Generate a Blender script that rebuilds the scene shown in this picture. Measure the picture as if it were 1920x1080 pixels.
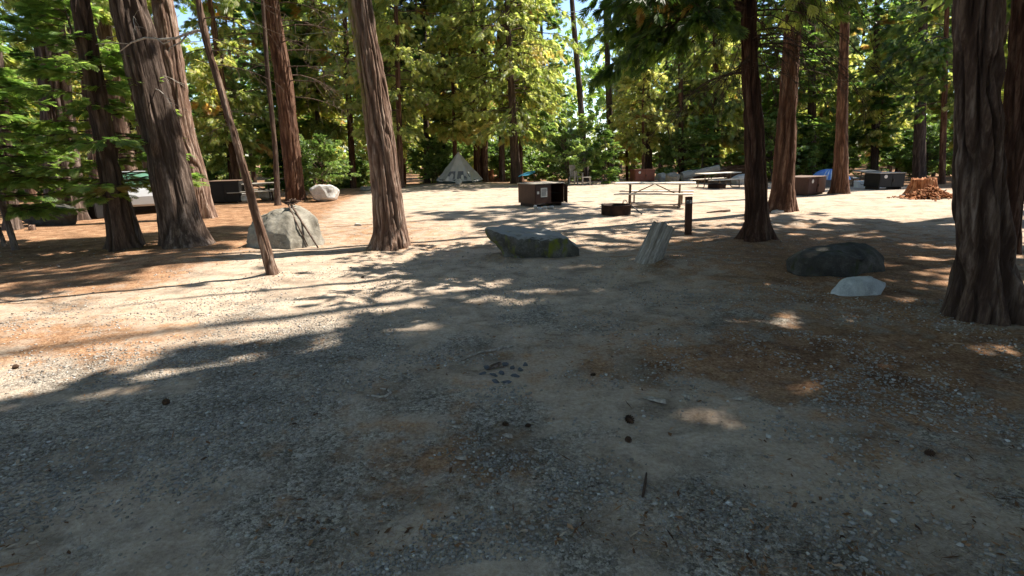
import bpy, bmesh, math, random
import numpy as np
from mathutils import Vector, Matrix

for o in list(bpy.data.objects):
    bpy.data.objects.remove(o)
SC = bpy.context.scene
COL = SC.collection
RAD = math.radians

# ------------------------------------------------------------------ camera
CAM_H = 1.75
PITCH = RAD(14.1)
ROLL = 0.022
FPX = 1000.0                     # focal length in photo pixels (1920 wide)
fwd = np.array([0, math.cos(PITCH), -math.sin(PITCH)])
rgt0 = np.array([1.0, 0, 0])
up0 = np.cross(rgt0, fwd)
# clockwise roll: right vector tips down in the world
rgt = rgt0 * math.cos(ROLL) - up0 * math.sin(ROLL)
upv = up0 * math.cos(ROLL) + rgt0 * math.sin(ROLL)
CAMP = np.array([0, 0, CAM_H])
cam_data = bpy.data.cameras.new("camera")
cam = bpy.data.objects.new("camera", cam_data)
COL.objects.link(cam)
cam_data.sensor_width = 36
cam_data.lens = 36 * FPX / 1920
cam_data.clip_start = 0.05
cam_data.clip_end = 2000
M = Matrix.Identity(4)
for i in range(3):
    M[i][0] = rgt[i]; M[i][1] = upv[i]; M[i][2] = -fwd[i]; M[i][3] = CAMP[i]
cam.matrix_world = M
SC.camera = cam

# ------------------------------------------------------------------ sky, sun, exposure
SUN_EL = RAD(52)
SUN_AZ = math.atan2(0.92, 0.39)           # clockwise from +Y
SUNV = np.array([math.sin(SUN_AZ) * math.cos(SUN_EL), math.cos(SUN_AZ) * math.cos(SUN_EL), math.sin(SUN_EL)])
world = bpy.data.worlds.new("World")
SC.world = world
world.use_nodes = True
wn = world.node_tree
sky = wn.nodes.new("ShaderNodeTexSky")
sky.sky_type = 'NISHITA'
sky.sun_disc = False
sky.sun_elevation = SUN_EL
sky.sun_rotation = SUN_AZ
sky.altitude = 1800
sky.dust_density = 0.6
bg = wn.nodes["Background"]
wn.links.new(sky.outputs[0], bg.inputs[0])
bg.inputs[1].default_value = 0.12
sun_d = bpy.data.lights.new("sun", 'SUN')
sun_d.energy = 5.0
sun_d.angle = RAD(0.5)
sun_d.color = (1.0, 0.93, 0.82)
sun = bpy.data.objects.new("sun", sun_d)
COL.objects.link(sun)
sun.rotation_euler = Vector(-SUNV).to_track_quat('-Z', 'Y').to_euler()
sun.location = (20, 10, 40)
SC.view_settings.view_transform = 'Standard'
SC.view_settings.look = 'None'
SC.view_settings.exposure = 1.36
SC.view_settings.gamma = 1.0
SC.render.engine = 'CYCLES'
SC.cycles.max_bounces = 7
SC.cycles.diffuse_bounces = 4
SC.cycles.transmission_bounces = 5
SC.cycles.glossy_bounces = 2

# ------------------------------------------------------------------ noise
def _hash(ix, iy, iz, seed):
    h = (ix.astype(np.int64) * 374761393 + iy.astype(np.int64) * 668265263 + iz.astype(np.int64) * 1274126177 + seed * 974711) & 0xffffffff
    h = ((h ^ (h >> 13)) * 1274126177) & 0xffffffff
    h = ((h ^ (h >> 16)) * 2246822519) & 0xffffffff
    return ((h ^ (h >> 15)) & 0xffff) / 32767.5 - 1.0

def vnoise(p, seed=0):
    p = np.asarray(p, float)
    i = np.floor(p); f = p - i
    i = i.astype(np.int64)
    u = f * f * f * (f * (f * 6 - 15) + 10)
    r = 0
    for a in (0, 1):
        wa = u[..., 0] if a else 1 - u[..., 0]
        for b in (0, 1):
            wb = u[..., 1] if b else 1 - u[..., 1]
            for c in (0, 1):
                wc = u[..., 2] if c else 1 - u[..., 2]
                r = r + wa * wb * wc * _hash(i[..., 0] + a, i[..., 1] + b, i[..., 2] + c, seed)
    return r

def fbm(p, oct=3, seed=0):
    r = 0; a = 1.0; s = 0
    p = np.asarray(p, float)
    for k in range(oct):
        r = r + a * vnoise(p * (2.03 ** k), seed + k * 17); s += a; a *= 0.5
    return r / s

def n2(x, y, f, seed=0, oct=2):
    x = np.asarray(x, float); y = np.asarray(y, float)
    return fbm(np.stack([x * f, y * f, np.zeros_like(x) + 0.37], -1), oct, seed)

def sstep(a, b, x):
    t = np.clip((np.asarray(x, float) - a) / (b - a), 0, 1)
    return t * t * (3 - 2 * t)

# ------------------------------------------------------------------ terrain height
def terrain(x, y):
    x = np.asarray(x, float); y = np.asarray(y, float)
    r = np.sqrt(x * x + y * y)
    z = 0.05 * n2(x, y, 0.22, 3) * sstep(2, 8, r)
    edge = 35.0 - 5.5 * (1 - sstep(-13, -5, x)) + 0.8 * n2(x, y, 0.3, 9)
    z = z - 1.3 * sstep(edge, edge + 9, y)
    z = z - 0.25 * sstep(18, 32, y) * sstep(3, 14, x)
    z = z + 0.10 * np.exp(-((x - 2.6) ** 2 / 0.9 + (y - 8.3) ** 2 / 0.35))
    z = z + 0.10 * np.exp(-((x + 6.2) ** 2 / 2.0 + (y - 9.3) ** 2 / 0.8))
    z = z + 0.16 * np.exp(-((x + 3.2) ** 2 / 9 + (y - 33.0) ** 2 / 6))
    z = z + 0.02 * n2(x, y, 0.9, 13) * sstep(1.5, 4, r)
    z = z + 1.5 * n2(x, y, 0.02, 5) * sstep(45, 120, r)
    return z

def ray(px, py):
    d = fwd + rgt * ((px - 960) / FPX) + upv * ((540 - py) / FPX)
    return d

def at(px, py):
    """ground point seen at a photo pixel"""
    d = ray(px, py)
    z = 0.0
    for _ in range(25):
        t = (z - CAM_H) / min(d[2], -1e-3)
        p = CAMP + d * t
        z = 0.5 * z + 0.5 * float(terrain(p[0], p[1]))
    if p[1] > 36.5:                       # beyond the rim of the clearing: stand it just behind the rim
        p = CAMP + d * (36.5 / d[1])
    return np.array([p[0], p[1], float(terrain(p[0], p[1]))])

def on_plane(px, py, y0):
    d = ray(px, py)
    return CAMP + d * (y0 / d[1])

def project(P):
    v = np.asarray(P, float) - CAMP
    dz = v @ fwd
    ok = dz > 0.2
    dz = np.where(ok, dz, 1.0)
    return 960 + FPX * (v @ rgt) / dz, 540 - FPX * (v @ upv) / dz, ok

def vdepth(p):
    return float((np.asarray(p) - CAMP) @ fwd)

# ------------------------------------------------------------------ mesh helpers
def mk(name, V, faces, mat=None, parent=None, smooth=False, attrs=None, loc=None, mat2=None, n2nd=0):
    """faces: list of int arrays (n,3) / (n,4)"""
    V = np.ascontiguousarray(V, np.float32).reshape(-1, 3)
    me = bpy.data.meshes.new(name)
    me.vertices.add(len(V))
    me.vertices.foreach_set("co", V.ravel())
    fl = [np.asarray(f, np.int32) for f in faces if len(f)]
    loops = np.concatenate([f.ravel() for f in fl])
    sizes = np.concatenate([np.full(len(f), f.shape[1], np.int32) for f in fl])
    starts = np.concatenate([[0], np.cumsum(sizes)[:-1]]).astype(np.int32)
    me.loops.add(len(loops))
    me.loops.foreach_set("vertex_index", loops)
    me.polygons.add(len(sizes))
    me.polygons.foreach_set("loop_start", starts)
    me.polygons.foreach_set("loop_total", sizes)
    if smooth:
        me.polygons.foreach_set("use_smooth", np.ones(len(sizes), bool))
    for k, a in (attrs or {}).items():
        at_ = me.attributes.new(k, 'FLOAT', 'POINT')
        at_.data.foreach_set("value", np.ascontiguousarray(a, np.float32))
    me.update(calc_edges=True)
    if mat: me.materials.append(mat)
    if mat2:                                     # the last n2nd faces take the second material, smooth
        me.materials.append(mat2)
        mi = np.zeros(len(sizes), np.int32); mi[len(sizes) - n2nd:] = 1
        me.polygons.foreach_set("material_index", mi)
        me.polygons.foreach_set("use_smooth", mi.astype(bool))
    o = bpy.data.objects.new(name, me)
    COL.objects.link(o)
    if parent is not None: o.parent = parent
    if loc is not None: o.location = loc
    return o

class MB:
    """collects shapes for ONE mesh"""
    def __init__(s): s.bm = bmesh.new()
    def box(s, size, loc=(0, 0, 0), rot=(0, 0, 0), bev=0.0):
        m = Matrix.Translation(loc) @ Matrix.Rotation(rot[2], 4, 'Z') @ Matrix.Rotation(rot[1], 4, 'Y') @ Matrix.Rotation(rot[0], 4, 'X')
        t = bmesh.new()
        bmesh.ops.create_cube(t, size=1)
        for v in t.verts: v.co = Vector((v.co.x * size[0], v.co.y * size[1], v.co.z * size[2]))
        if bev > 0: bmesh.ops.bevel(t, geom=t.edges[:], offset=bev, segments=2, affect='EDGES', profile=0.5)
        bmesh.ops.transform(t, matrix=m, verts=t.verts)
        me = bpy.data.meshes.new("tmp"); t.to_mesh(me); t.free()
        s.bm.from_mesh(me); bpy.data.meshes.remove(me)
        return s
    def tube(s, pts, rad, n=8, cap=True):
        pts = [Vector(p) for p in pts]
        if not hasattr(rad, '__len__'): rad = [rad] * len(pts)
        rings = []
        up = None
        for i, p in enumerate(pts):
            a = pts[max(i - 1, 0)]; b = pts[min(i + 1, len(pts) - 1)]
            d = (b - a).normalized()
            if up is None:
                up = Vector((0, 0, 1)) if abs(d.z) < 0.9 else Vector((1, 0, 0))
            x = d.cross(up).normalized(); y = x.cross(d).normalized(); up = y
            rings.append([s.bm.verts.new(p + (x * math.cos(2 * math.pi * k / n) + y * math.sin(2 * math.pi * k / n)) * rad[i]) for k in range(n)])
        for i in range(len(rings) - 1):
            for k in range(n):
                f = s.bm.faces.new((rings[i][k], rings[i][(k + 1) % n], rings[i + 1][(k + 1) % n], rings[i + 1][k]))
                f.smooth = True
        if cap:
            s.bm.faces.new(rings[0][::-1]); s.bm.faces.new(rings[-1])
        return s
    def poly(s, pts):
        s.bm.faces.new([s.bm.verts.new(p) for p in pts]); return s
    def build(s, name, mat, parent=None, loc=None, rotz=None):
        bmesh.ops.recalc_face_normals(s.bm, faces=s.bm.faces[:])
        me = bpy.data.meshes.new(name); s.bm.to_mesh(me); s.bm.free()
        me.materials.append(mat)
        o = bpy.data.objects.new(name, me); COL.objects.link(o)
        if parent is not None: o.parent = parent
        if loc is not None: o.location = loc
        if rotz is not None: o.rotation_euler.z = rotz
        return o

def tag(o, label=None, cat=None, group=None, kind=None):
    if label: o['label'] = label
    if cat: o['category'] = cat
    if group: o['group'] = group
    if kind: o['kind'] = kind
    return o

def empty(name, loc, label, cat, group=None, rotz=0.0):
    o = bpy.data.objects.new(name, None); COL.objects.link(o)
    o.location = loc; o.rotation_euler.z = rotz
    o.empty_display_size = 0.2
    return tag(o, label, cat, group)

def copy_tree(o, loc, rotz=0.0, scale=1.0, label=None, group=None):
    def rec(a, parent):
        c = a.copy(); COL.objects.link(c)
        if parent is not None: c.parent = parent
        for ch in a.children: rec(ch, c)
        return c
    c = rec(o, None)
    c.location = loc; c.rotation_euler.z = rotz; c.scale = (scale,) * 3
    if label: c['label'] = label
    if group: c['group'] = group
    elif 'group' in c.keys() and group == '': del c['group']
    return c

# ------------------------------------------------------------------ materials
class NT:
    def __init__(s, name):
        s.m = bpy.data.materials.new(name); s.m.use_nodes = True
        s.t = s.m.node_tree
        s.bsdf = s.t.nodes["Principled BSDF"]; s.out = s.t.nodes["Material Output"]
    def n(s, typ, **kw):
        nd = s.t.nodes.new(typ)
        for k, v in kw.items():
            if k in nd.inputs.keys():
                if hasattr(v, 'is_output'): s.t.links.new(v, nd.inputs[k])
                else: nd.inputs[k].default_value = v
            else: setattr(nd, k, v)
        return nd
    def link(s, a, b): s.t.links.new(a, b)
    def noise(s, scale, detail=4, vec=None, rough=0.55, dist=0.0):
        nd = s.n("ShaderNodeTexNoise", Scale=scale, Detail=detail, Roughness=rough, Distortion=dist)
        if vec is not None: s.link(vec, nd.inputs["Vector"])
        return nd.outputs["Fac"]
    def ramp(s, fac, stops, interp='LINEAR'):
        nd = s.n("ShaderNodeValToRGB"); cr = nd.color_ramp; cr.interpolation = interp
        while len(cr.elements) > 1: cr.elements.remove(cr.elements[-1])
        cr.elements[0].position = stops[0][0]; cr.elements[0].color = (*stops[0][1], 1)
        for p, c in stops[1:]:
            e = cr.elements.new(p); e.color = (*c, 1)
        s.link(fac, nd.inputs[0]); return nd.outputs[0]
    def mix(s, fac, a, b, mode='MIX'):
        nd = s.n("ShaderNodeMix", data_type='RGBA', blend_type=mode)
        for v, i in ((fac, 0), (a, 6), (b, 7)):
            if hasattr(v, 'is_output'): s.link(v, nd.inputs[i])
            else: nd.inputs[i].default_value = (*v, 1) if i > 0 and hasattr(v, '__len__') and len(v) == 3 else v
        return nd.outputs[2]
    def math(s, op, a, b=None, c=None):
        nd = s.n("ShaderNodeMath", operation=op)
        for v, i in ((a, 0), (b, 1), (c, 2)):
            if v is None: continue
            if hasattr(v, 'is_output'): s.link(v, nd.inputs[i])
            else: nd.inputs[i].default_value = v
        return nd.outputs[0]
    def coord(s, scale=(1, 1, 1), which="Object"):
        tc = s.n("ShaderNodeTexCoord"); mp = s.n("ShaderNodeMapping")
        s.link(tc.outputs[which], mp.inputs["Vector"]); mp.inputs["Scale"].default_value = scale
        return mp.outputs[0]
    def bump(s, h, strength, dist, prev=None):
        nd = s.n("ShaderNodeBump", Strength=strength, Distance=dist)
        s.link(h, nd.inputs["Height"])
        if prev is not None: s.link(prev, nd.inputs["Normal"])
        return nd.outputs[0]
    def attr(s, name):
        return s.n("ShaderNodeAttribute", attribute_name=name).outputs["Fac"]
    def set(s, color=None, rough=None, normal=None, spec=None, metal=None):
        b = s.bsdf
        for v, k in ((color, "Base Color"), (rough, "Roughness"), (normal, "Normal"), (spec, "Specular IOR Level"), (metal, "Metallic")):
            if v is None: continue
            if hasattr(v, 'is_output'): s.link(v, b.inputs[k])
            else: b.inputs[k].default_value = (*v, 1) if hasattr(v, '__len__') else v
        return s.m

def bark_mat(name, dark, mid, light, vs=1.0, moss=False, strips=1.0):
    t = NT(name)
    v = t.coord((15 * vs, 15 * vs, 1.3 * vs))
    a = t.noise(1.0, 5, v, 0.6, 0.4)
    v2 = t.coord((44 * vs, 44 * vs, 7 * vs))
    b = t.noise(1.0, 4, v2, 0.65)
    f = t.math('ADD', t.math('MULTIPLY', a, 0.65), t.math('MULTIPLY', b, 0.35))
    c = t.ramp(f, [(0.36, dark), (0.49, mid), (0.60, light)])
    strip = t.ramp(t.noise(1.0, 3, t.coord((4.5 * vs, 4.5 * vs, .45 * vs)), 0.6), [(.38, (.72, .66, .62)), (.5, (1, 1, 1)), (.62, (1.22, 1.26, 1.3))])
    c = t.mix(strips, c, strip, 'MULTIPLY')
    big = t.noise(0.7, 2, t.coord())
    c = t.mix(t.math('MULTIPLY', big, 0.35), c, mid)
    c = t.mix(t.math('MULTIPLY', t.attr('fissure'), 0.75), c, tuple(x * .75 for x in dark))
    if moss:
        ms = t.attr('moss')
        mn = t.noise(14, 4, t.coord())
        mm = t.math('MULTIPLY', ms, t.ramp(mn, [(0.38, (0, 0, 0)), (0.55, (1, 1, 1))]))
        c = t.mix(mm, c, (0.20, 0.20, 0.03))
    bmp = t.bump(a, 0.9, 0.035)
    bmp = t.bump(b, 0.9, 0.018, bmp)
    return t.set(c, 0.9, bmp, 0.15)

MAT = {}
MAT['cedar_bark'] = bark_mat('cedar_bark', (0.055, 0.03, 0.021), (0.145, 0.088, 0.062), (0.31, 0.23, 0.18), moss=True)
MAT['red_bark'] = bark_mat('red_bark', (0.045, 0.021, 0.014), (0.13, 0.065, 0.04), (0.26, 0.16, 0.11))
MAT['grey_bark'] = bark_mat('grey_bark', (0.036, 0.025, 0.02), (0.10, 0.07, 0.054), (0.235, 0.18, 0.15))
MAT['dark_bark'] = bark_mat('dark_bark', (0.035, 0.025, 0.02), (0.085, 0.055, 0.042), (0.17, 0.12, 0.09))
MAT['dark_red_bark'] = bark_mat('dark_red_bark', (0.026, 0.013, 0.009), (0.075, 0.037, 0.024), (0.165, 0.10, 0.07))
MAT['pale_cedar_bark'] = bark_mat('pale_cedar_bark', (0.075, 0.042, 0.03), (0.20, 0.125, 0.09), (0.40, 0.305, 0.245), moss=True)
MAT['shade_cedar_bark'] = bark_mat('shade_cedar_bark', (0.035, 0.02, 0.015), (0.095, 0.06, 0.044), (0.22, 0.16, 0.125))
MAT['grey_wood'] = bark_mat('grey_wood', (0.13, 0.112, 0.095), (0.27, 0.24, 0.205), (0.46, 0.43, 0.39), 1.5, strips=0.15)
MAT['fir_bark'] = bark_mat('fir_bark', (0.06, 0.05, 0.043), (0.13, 0.10, 0.085), (0.24, 0.20, 0.17), 1.6)
MAT['dead_wood'] = bark_mat('dead_wood', (0.20, 0.17, 0.14), (0.36, 0.32, 0.28), (0.55, 0.50, 0.44), 1.5, strips=0.2)
MAT['twig'] = bark_mat('twig', (0.04, 0.028, 0.02), (0.09, 0.06, 0.045), (0.16, 0.11, 0.08), 2)

def leaf_mat(name, stops, trans=0.42):
    t = NT(name)
    tint = t.attr('tint')
    rnd = t.n("ShaderNodeObjectInfo").outputs["Random"]
    f = t.math('ADD', tint, t.math('MULTIPLY', t.math('SUBTRACT', rnd, 0.5), 0.14))
    c = t.ramp(f, stops)
    d = t.n("ShaderNodeBsdfDiffuse", Color=c)
    tr = t.n("ShaderNodeBsdfTranslucent", Color=t.mix(1.0, c, (1.95, 2.0, 1.4), 'MULTIPLY'))
    m1 = t.n("ShaderNodeMixShader"); m1.inputs[0].default_value = trans
    t.link(d.outputs[0], m1.inputs[1]); t.link(tr.outputs[0], m1.inputs[2])
    g = t.n("ShaderNodeBsdfGlossy", Roughness=0.45); g.inputs["Color"].default_value = (0.9, 0.9, 0.9, 1)
    m2 = t.n("ShaderNodeMixShader"); m2.inputs[0].default_value = 0.045
    t.link(m1.outputs[0], m2.inputs[1]); t.link(g.outputs[0], m2.inputs[2])
    t.link(m2.outputs[0], t.out.inputs["Surface"])
    return t.m
MAT['cedar_leaf'] = leaf_mat('cedar_leaf', [(0.0, (0.03, 0.065, 0.014)), (0.3, (0.10, 0.16, 0.027)), (0.55, (0.25, 0.29, 0.08)),
                                            (0.75, (0.40, 0.42, 0.16)), (0.88, (0.50, 0.43, 0.17)), (1.0, (0.40, 0.20, 0.06))], 0.68)
MAT['fir_leaf'] = leaf_mat('fir_leaf', [(0.0, (0.025, 0.058, 0.018)), (0.5, (0.10, 0.18, 0.042)), (0.85, (0.23, 0.32, 0.08)), (1.0, (0.25, 0.17, 0.06))], 0.62)
MAT['pine_leaf'] = leaf_mat('pine_leaf', [(0.0, (0.03, 0.05, 0.022)), (0.5, (0.12, 0.16, 0.06)), (0.85, (0.22, 0.25, 0.10)), (1.0, (0.3, 0.2, 0.08))], 0.35)
MAT['broad_leaf'] = leaf_mat('broad_leaf', [(0.0, (0.03, 0.07, 0.02)), (0.5, (0.09, 0.16, 0.04)), (0.85, (0.20, 0.27, 0.08)), (1.0, (0.33, 0.28, 0.07))], 0.45)

def plain(name, color, rough=0.6, var=0.25, scale=6.0, spec=0.4, metal=0.0, bump=0.0, stretch=(1, 1, 1)):
    t = NT(name)
    f = t.noise(scale, 5, t.coord(stretch), 0.6)
    lo = tuple(c * (1 - var) for c in color); hi = tuple(min(1, c * (1 + var)) for c in color)
    c = t.ramp(f, [(0.3, lo), (0.7, hi)])
    nb = t.bump(f, bump, 0.01) if bump else None
    return t.set(c, rough, nb, spec, metal)
MAT['brown_steel'] = plain('brown_steel', (0.046, 0.017, 0.009), 0.55, 0.22, 5, 0.35)
MAT['red_steel'] = plain('red_steel', (0.15, 0.05, 0.03), 0.6, 0.2, 5, 0.3)
MAT['dark_steel'] = plain('dark_steel', (0.03, 0.02, 0.017), 0.6, 0.3, 6, 0.3)
MAT['black_steel'] = plain('black_steel', (0.008, 0.0075, 0.0075), 0.6, 0.3, 6, 0.3)
MAT['rust'] = plain('rust', (0.035, 0.02, 0.015), 0.8, 0.45, 9, 0.2, 0.2, 0.2)
MAT['lid_brown'] = plain('lid_brown', (0.17, 0.11, 0.08), 0.6, 0.2, 5, 0.3)
MAT['lid_sunlit'] = plain('lid_sunlit', (0.40, 0.34, 0.27), 0.6, 0.2, 5, 0.3)  # brown steel lid; the sun's glare is put into this cream tone
MAT['label_white'] = plain('label_white', (0.55, 0.53, 0.50), 0.5, 0.1, 8)
MAT['label_ink'] = plain('label_ink', (0.10, 0.10, 0.10), 0.6, 0.1, 8)
MAT['plank'] = plain('plank', (0.70, 0.62, 0.51), 0.75, 0.25, 4, 0.2, 0, 0.2, (1, 18, 18))
MAT['plank_grey'] = plain('plank_grey', (0.34, 0.31, 0.27), 0.75, 0.25, 4, 0.2, 0, 0.2, (1, 18, 18))
MAT['frame_tan'] = plain('frame_tan', (0.16, 0.11, 0.07), 0.6, 0.25, 7, 0.3)
MAT['post_brown'] = plain('post_brown', (0.06, 0.03, 0.02), 0.75, 0.3, 3, 0.2, 0, 0.4, (16, 16, 1.5))
MAT['white_paint'] = plain('white_paint', (0.62, 0.62, 0.60), 0.6, 0.08, 8)
MAT['tent_cloth'] = plain('tent_cloth', (0.47, 0.455, 0.445), 0.75, 0.10, 3, 0.2, 0, 0.3)
MAT['tent_mesh'] = plain('tent_mesh', (0.15, 0.15, 0.165), 0.8, 0.15, 5, 0.2)
MAT['tent_floor'] = plain('tent_floor', (0.06, 0.075, 0.07), 0.8, 0.2, 5, 0.2)
MAT['blue_cloth'] = plain('blue_cloth', (0.10, 0.24, 0.62), 0.5, 0.15, 4, 0.4)
MAT['pale_blue'] = plain('pale_blue', (0.50, 0.60, 0.74), 0.5, 0.1, 4, 0.4)
MAT['teal_cloth'] = plain('teal_cloth', (0.05, 0.26, 0.42), 0.5, 0.15, 4, 0.4)
MAT['cooler'] = plain('cooler', (0.72, 0.72, 0.70), 0.4, 0.05, 4, 0.4)
MAT['yellow_bag'] = plain('yellow_bag', (0.55, 0.42, 0.20), 0.7, 0.25, 6, 0.2)
MAT['car_white'] = plain('car_white', (0.5, 0.51, 0.53), 0.25, 0.03, 3, 0.6)
MAT['car_glass'] = plain('car_glass', (0.10, 0.22, 0.16), 0.08, 0.2, 2, 0.8)  # green of the mirrored trees is put into the glass colour
MAT['rubber'] = plain('rubber', (0.02, 0.02, 0.02), 0.8, 0.2, 8, 0.2)
MAT['alloy'] = plain('alloy', (0.45, 0.45, 0.46), 0.3, 0.1, 8, 0.5, 0.8)
MAT['wire'] = plain('wire', (0.55, 0.55, 0.54), 0.5, 0.05, 4, 0.4)
MAT['slate'] = plain('slate', (0.085, 0.09, 0.10), 0.8, 0.3, 20, 0.3, 0, 0.3)
MAT['chip'] = plain('chip', (0.26, 0.14, 0.07), 0.9, 0.5, 25, 0.1, 0, 0.4)
MAT['cone'] = plain('cone', (0.075, 0.045, 0.03), 0.9, 0.4, 40, 0.1, 0, 0.5)

def rock_mat(name, dark, mid, light, moss=0.0, mosscol=(0.10, 0.12, 0.02), skylit_top=None):
    t = NT(name)
    v = t.coord()
    a = t.noise(3.2, 6, v, 0.62, 0.3)
    b = t.noise(70, 3, v, 0.6)
    f = t.math('ADD', t.math('MULTIPLY', a, 0.72), t.math('MULTIPLY', b, 0.28))
    c = t.ramp(f, [(0.33, dark), (0.5, mid), (0.66, light)])
    lich = t.ramp(t.noise(9, 5, t.coord((1, 1, 1.2)), 0.7), [(0.56, (0, 0, 0)), (0.62, (1, 1, 1))])
    c = t.mix(t.math('MULTIPLY', lich, 0.35), c, tuple(x * 1.15 for x in light))
    if moss:
        mm = t.ramp(t.noise(4.5, 5, t.coord((1.3, 1.3, 0.5)), 0.65), [(0.58 - 0.12 * moss, (0, 0, 0)), (0.66, (1, 1, 1))])
        c = t.mix(mm, c, mosscol)
    if skylit_top:
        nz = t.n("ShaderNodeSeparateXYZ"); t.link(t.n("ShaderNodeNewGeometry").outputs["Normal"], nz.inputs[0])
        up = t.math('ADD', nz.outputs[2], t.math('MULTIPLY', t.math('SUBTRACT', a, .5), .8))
        c = t.mix(t.ramp(up, [(.62, (0, 0, 0)), (.85, (1, 1, 1))]), c, skylit_top)  # paler upward faces: skylight on the top is put into the colour
    bmp = t.bump(a, 0.6, 0.05); bmp = t.bump(b, 0.35, 0.012, bmp)
    return t.set(c, 0.88, bmp, 0.25)
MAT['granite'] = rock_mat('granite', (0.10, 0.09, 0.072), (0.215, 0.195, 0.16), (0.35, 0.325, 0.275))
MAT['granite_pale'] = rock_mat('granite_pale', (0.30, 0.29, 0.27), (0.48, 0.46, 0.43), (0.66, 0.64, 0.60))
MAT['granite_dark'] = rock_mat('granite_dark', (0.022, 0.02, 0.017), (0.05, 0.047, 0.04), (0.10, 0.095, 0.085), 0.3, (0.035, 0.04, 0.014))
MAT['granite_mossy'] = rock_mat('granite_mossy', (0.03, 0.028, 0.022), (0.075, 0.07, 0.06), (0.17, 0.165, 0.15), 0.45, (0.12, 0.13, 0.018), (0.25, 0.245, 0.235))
MAT['rock_white'] = rock_mat('rock_white', (0.24, 0.25, 0.25), (0.42, 0.44, 0.44), (0.56, 0.58, 0.57))

# ------------------------------------------------------------------ ground
def ground_mat():
    t = NT('ground')
    v = t.coord()
    duff = t.attr('duff'); grav = t.attr('grav')
    big = t.noise(0.55, 4, v, 0.6)
    med = t.noise(3.5, 5, v, 0.65)
    fine = t.noise(38, 4, v, 0.7)
    grit = t.noise(120, 3, v, 0.7)
    dirt = t.ramp(t.math('ADD', t.math('MULTIPLY', med, 0.5), t.math('MULTIPLY', fine, 0.5)),
                  [(0.34, (0.25, 0.187, 0.138)), (0.5, (0.42, 0.335, 0.258)), (0.66, (0.55, 0.462, 0.368))])
    du = t.ramp(t.math('ADD', t.math('MULTIPLY', med, 0.45), t.math('MULTIPLY', fine, 0.55)),
                [(0.36, (0.10, 0.05, 0.027)), (0.5, (0.255, 0.14, 0.078)), (0.64, (0.45, 0.30, 0.185))])
    vor = t.n("ShaderNodeTexVoronoi", Scale=50.0, Randomness=1.0); t.link(v, vor.inputs["Vector"])
    vor2 = t.n("ShaderNodeTexVoronoi", Scale=135.0, Randomness=1.0); t.link(v, vor2.inputs["Vector"])
    cell = t.n("ShaderNodeSeparateColor"); t.link(vor.outputs["Color"], cell.inputs[0])
    cell2 = t.n("ShaderNodeSeparateColor"); t.link(vor2.outputs["Color"], cell2.inputs[0])
    stone = t.math('ADD', t.math('MULTIPLY', cell.outputs[0], .34), t.math('ADD', t.math('MULTIPLY', cell2.outputs[0], .26), t.math('MULTIPLY', grit, .40)))
    gr = t.ramp(stone,
                [(0.24, (0.10, 0.085, 0.07)), (0.5, (0.29, 0.25, 0.205)), (0.74, (0.54, 0.485, 0.415))])
    dm = t.math('ADD', duff, t.math('MULTIPLY', t.math('SUBTRACT', med, 0.5), 1.6))
    dmask = t.ramp(dm, [(0.35, (0, 0, 0)), (0.65, (1, 1, 1))])
    gm = t.math('ADD', grav, t.math('MULTIPLY', t.math('SUBTRACT', t.math('ADD', t.math('MULTIPLY', big, .5), t.math('MULTIPLY', t.noise(1.4, 4, v, .6), .5)), 0.5), 3.2))
    gmask = t.ramp(gm, [(0.35, (0, 0, 0)), (0.65, (1, 1, 1))])
    c = t.mix(gmask, dirt, gr)
    c = t.mix(dmask, c, du)
    smudge = t.ramp(t.noise(1.5, 6, t.coord((1, 1.25, 1)), 0.68, 0.5), [(.34, (.58, .56, .54)), (.5, (.98, .97, .96)), (.66, (1.12, 1.10, 1.08))])
    c = t.mix(1.0, c, smudge, 'MULTIPLY')
    b = t.bump(med, 0.35, 0.04); b = t.bump(fine, 0.75, 0.016, b); b = t.bump(grit, 0.6, 0.006, b)
    sh = t.math('MULTIPLY', t.math('SUBTRACT', 1.0, t.math('ADD', t.math('MULTIPLY', vor.outputs["Distance"], 1.1), t.math('MULTIPLY', vor2.outputs["Distance"], .4))), gmask)
    b = t.bump(sh, 0.9, 0.012, b)
    return t.set(c, 0.95, b, 0.1)
MAT['ground'] = ground_mat()

def pip(px, py, poly):
    r = np.zeros(np.shape(px), bool)
    n = len(poly); j = n - 1
    for i in range(n):
        xi, yi = poly[i]; xj, yj = poly[j]
        if yi != yj:
            c = ((yi > py) != (yj > py)) & (px < (xj - xi) * (py - yi) / (yj - yi) + xi)
            r ^= c
        j = i
    return r

def soft_ellipse(px, py, cx, cy, rx, ry):
    return np.exp(-(((px - cx) / rx) ** 2 + ((py - cy) / ry) ** 2))

BASES = [(at(px, py), r) for px, py, r in ((25, 432, .3), (124, 415, .55), (190, 402, .3), (232, 470, .4), (345, 462, .7), (376, 410, .5), (512, 518, .12), (555, 377, .55), (738, 466, .5),
                                           (1422, 452, .4), (1467, 398, .45), (1575, 364, .4), (1846, 598, .5), (1890, 477, .35), (535, 470, .8), (1000, 490, .8), (1570, 520, .8), (1214, 491, .3), (968, 342, .4))]
def micro(x, y):
    rr = np.sqrt(x * x + y * y); fade = 1 - sstep(14, 40, rr)
    z = fade * (0.020 * n2(x, y, 1.9, 21, 3) + 0.007 * n2(x, y, 9.0, 22, 2))
    for b, r in BASES:
        d2 = (x - b[0]) ** 2 + (y - b[1]) ** 2
        z = z + (.045 + .03 * n2(x, y, 3.0, 27, 2)) * np.exp(-d2 / (r + .18) ** 2)
    return z

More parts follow.
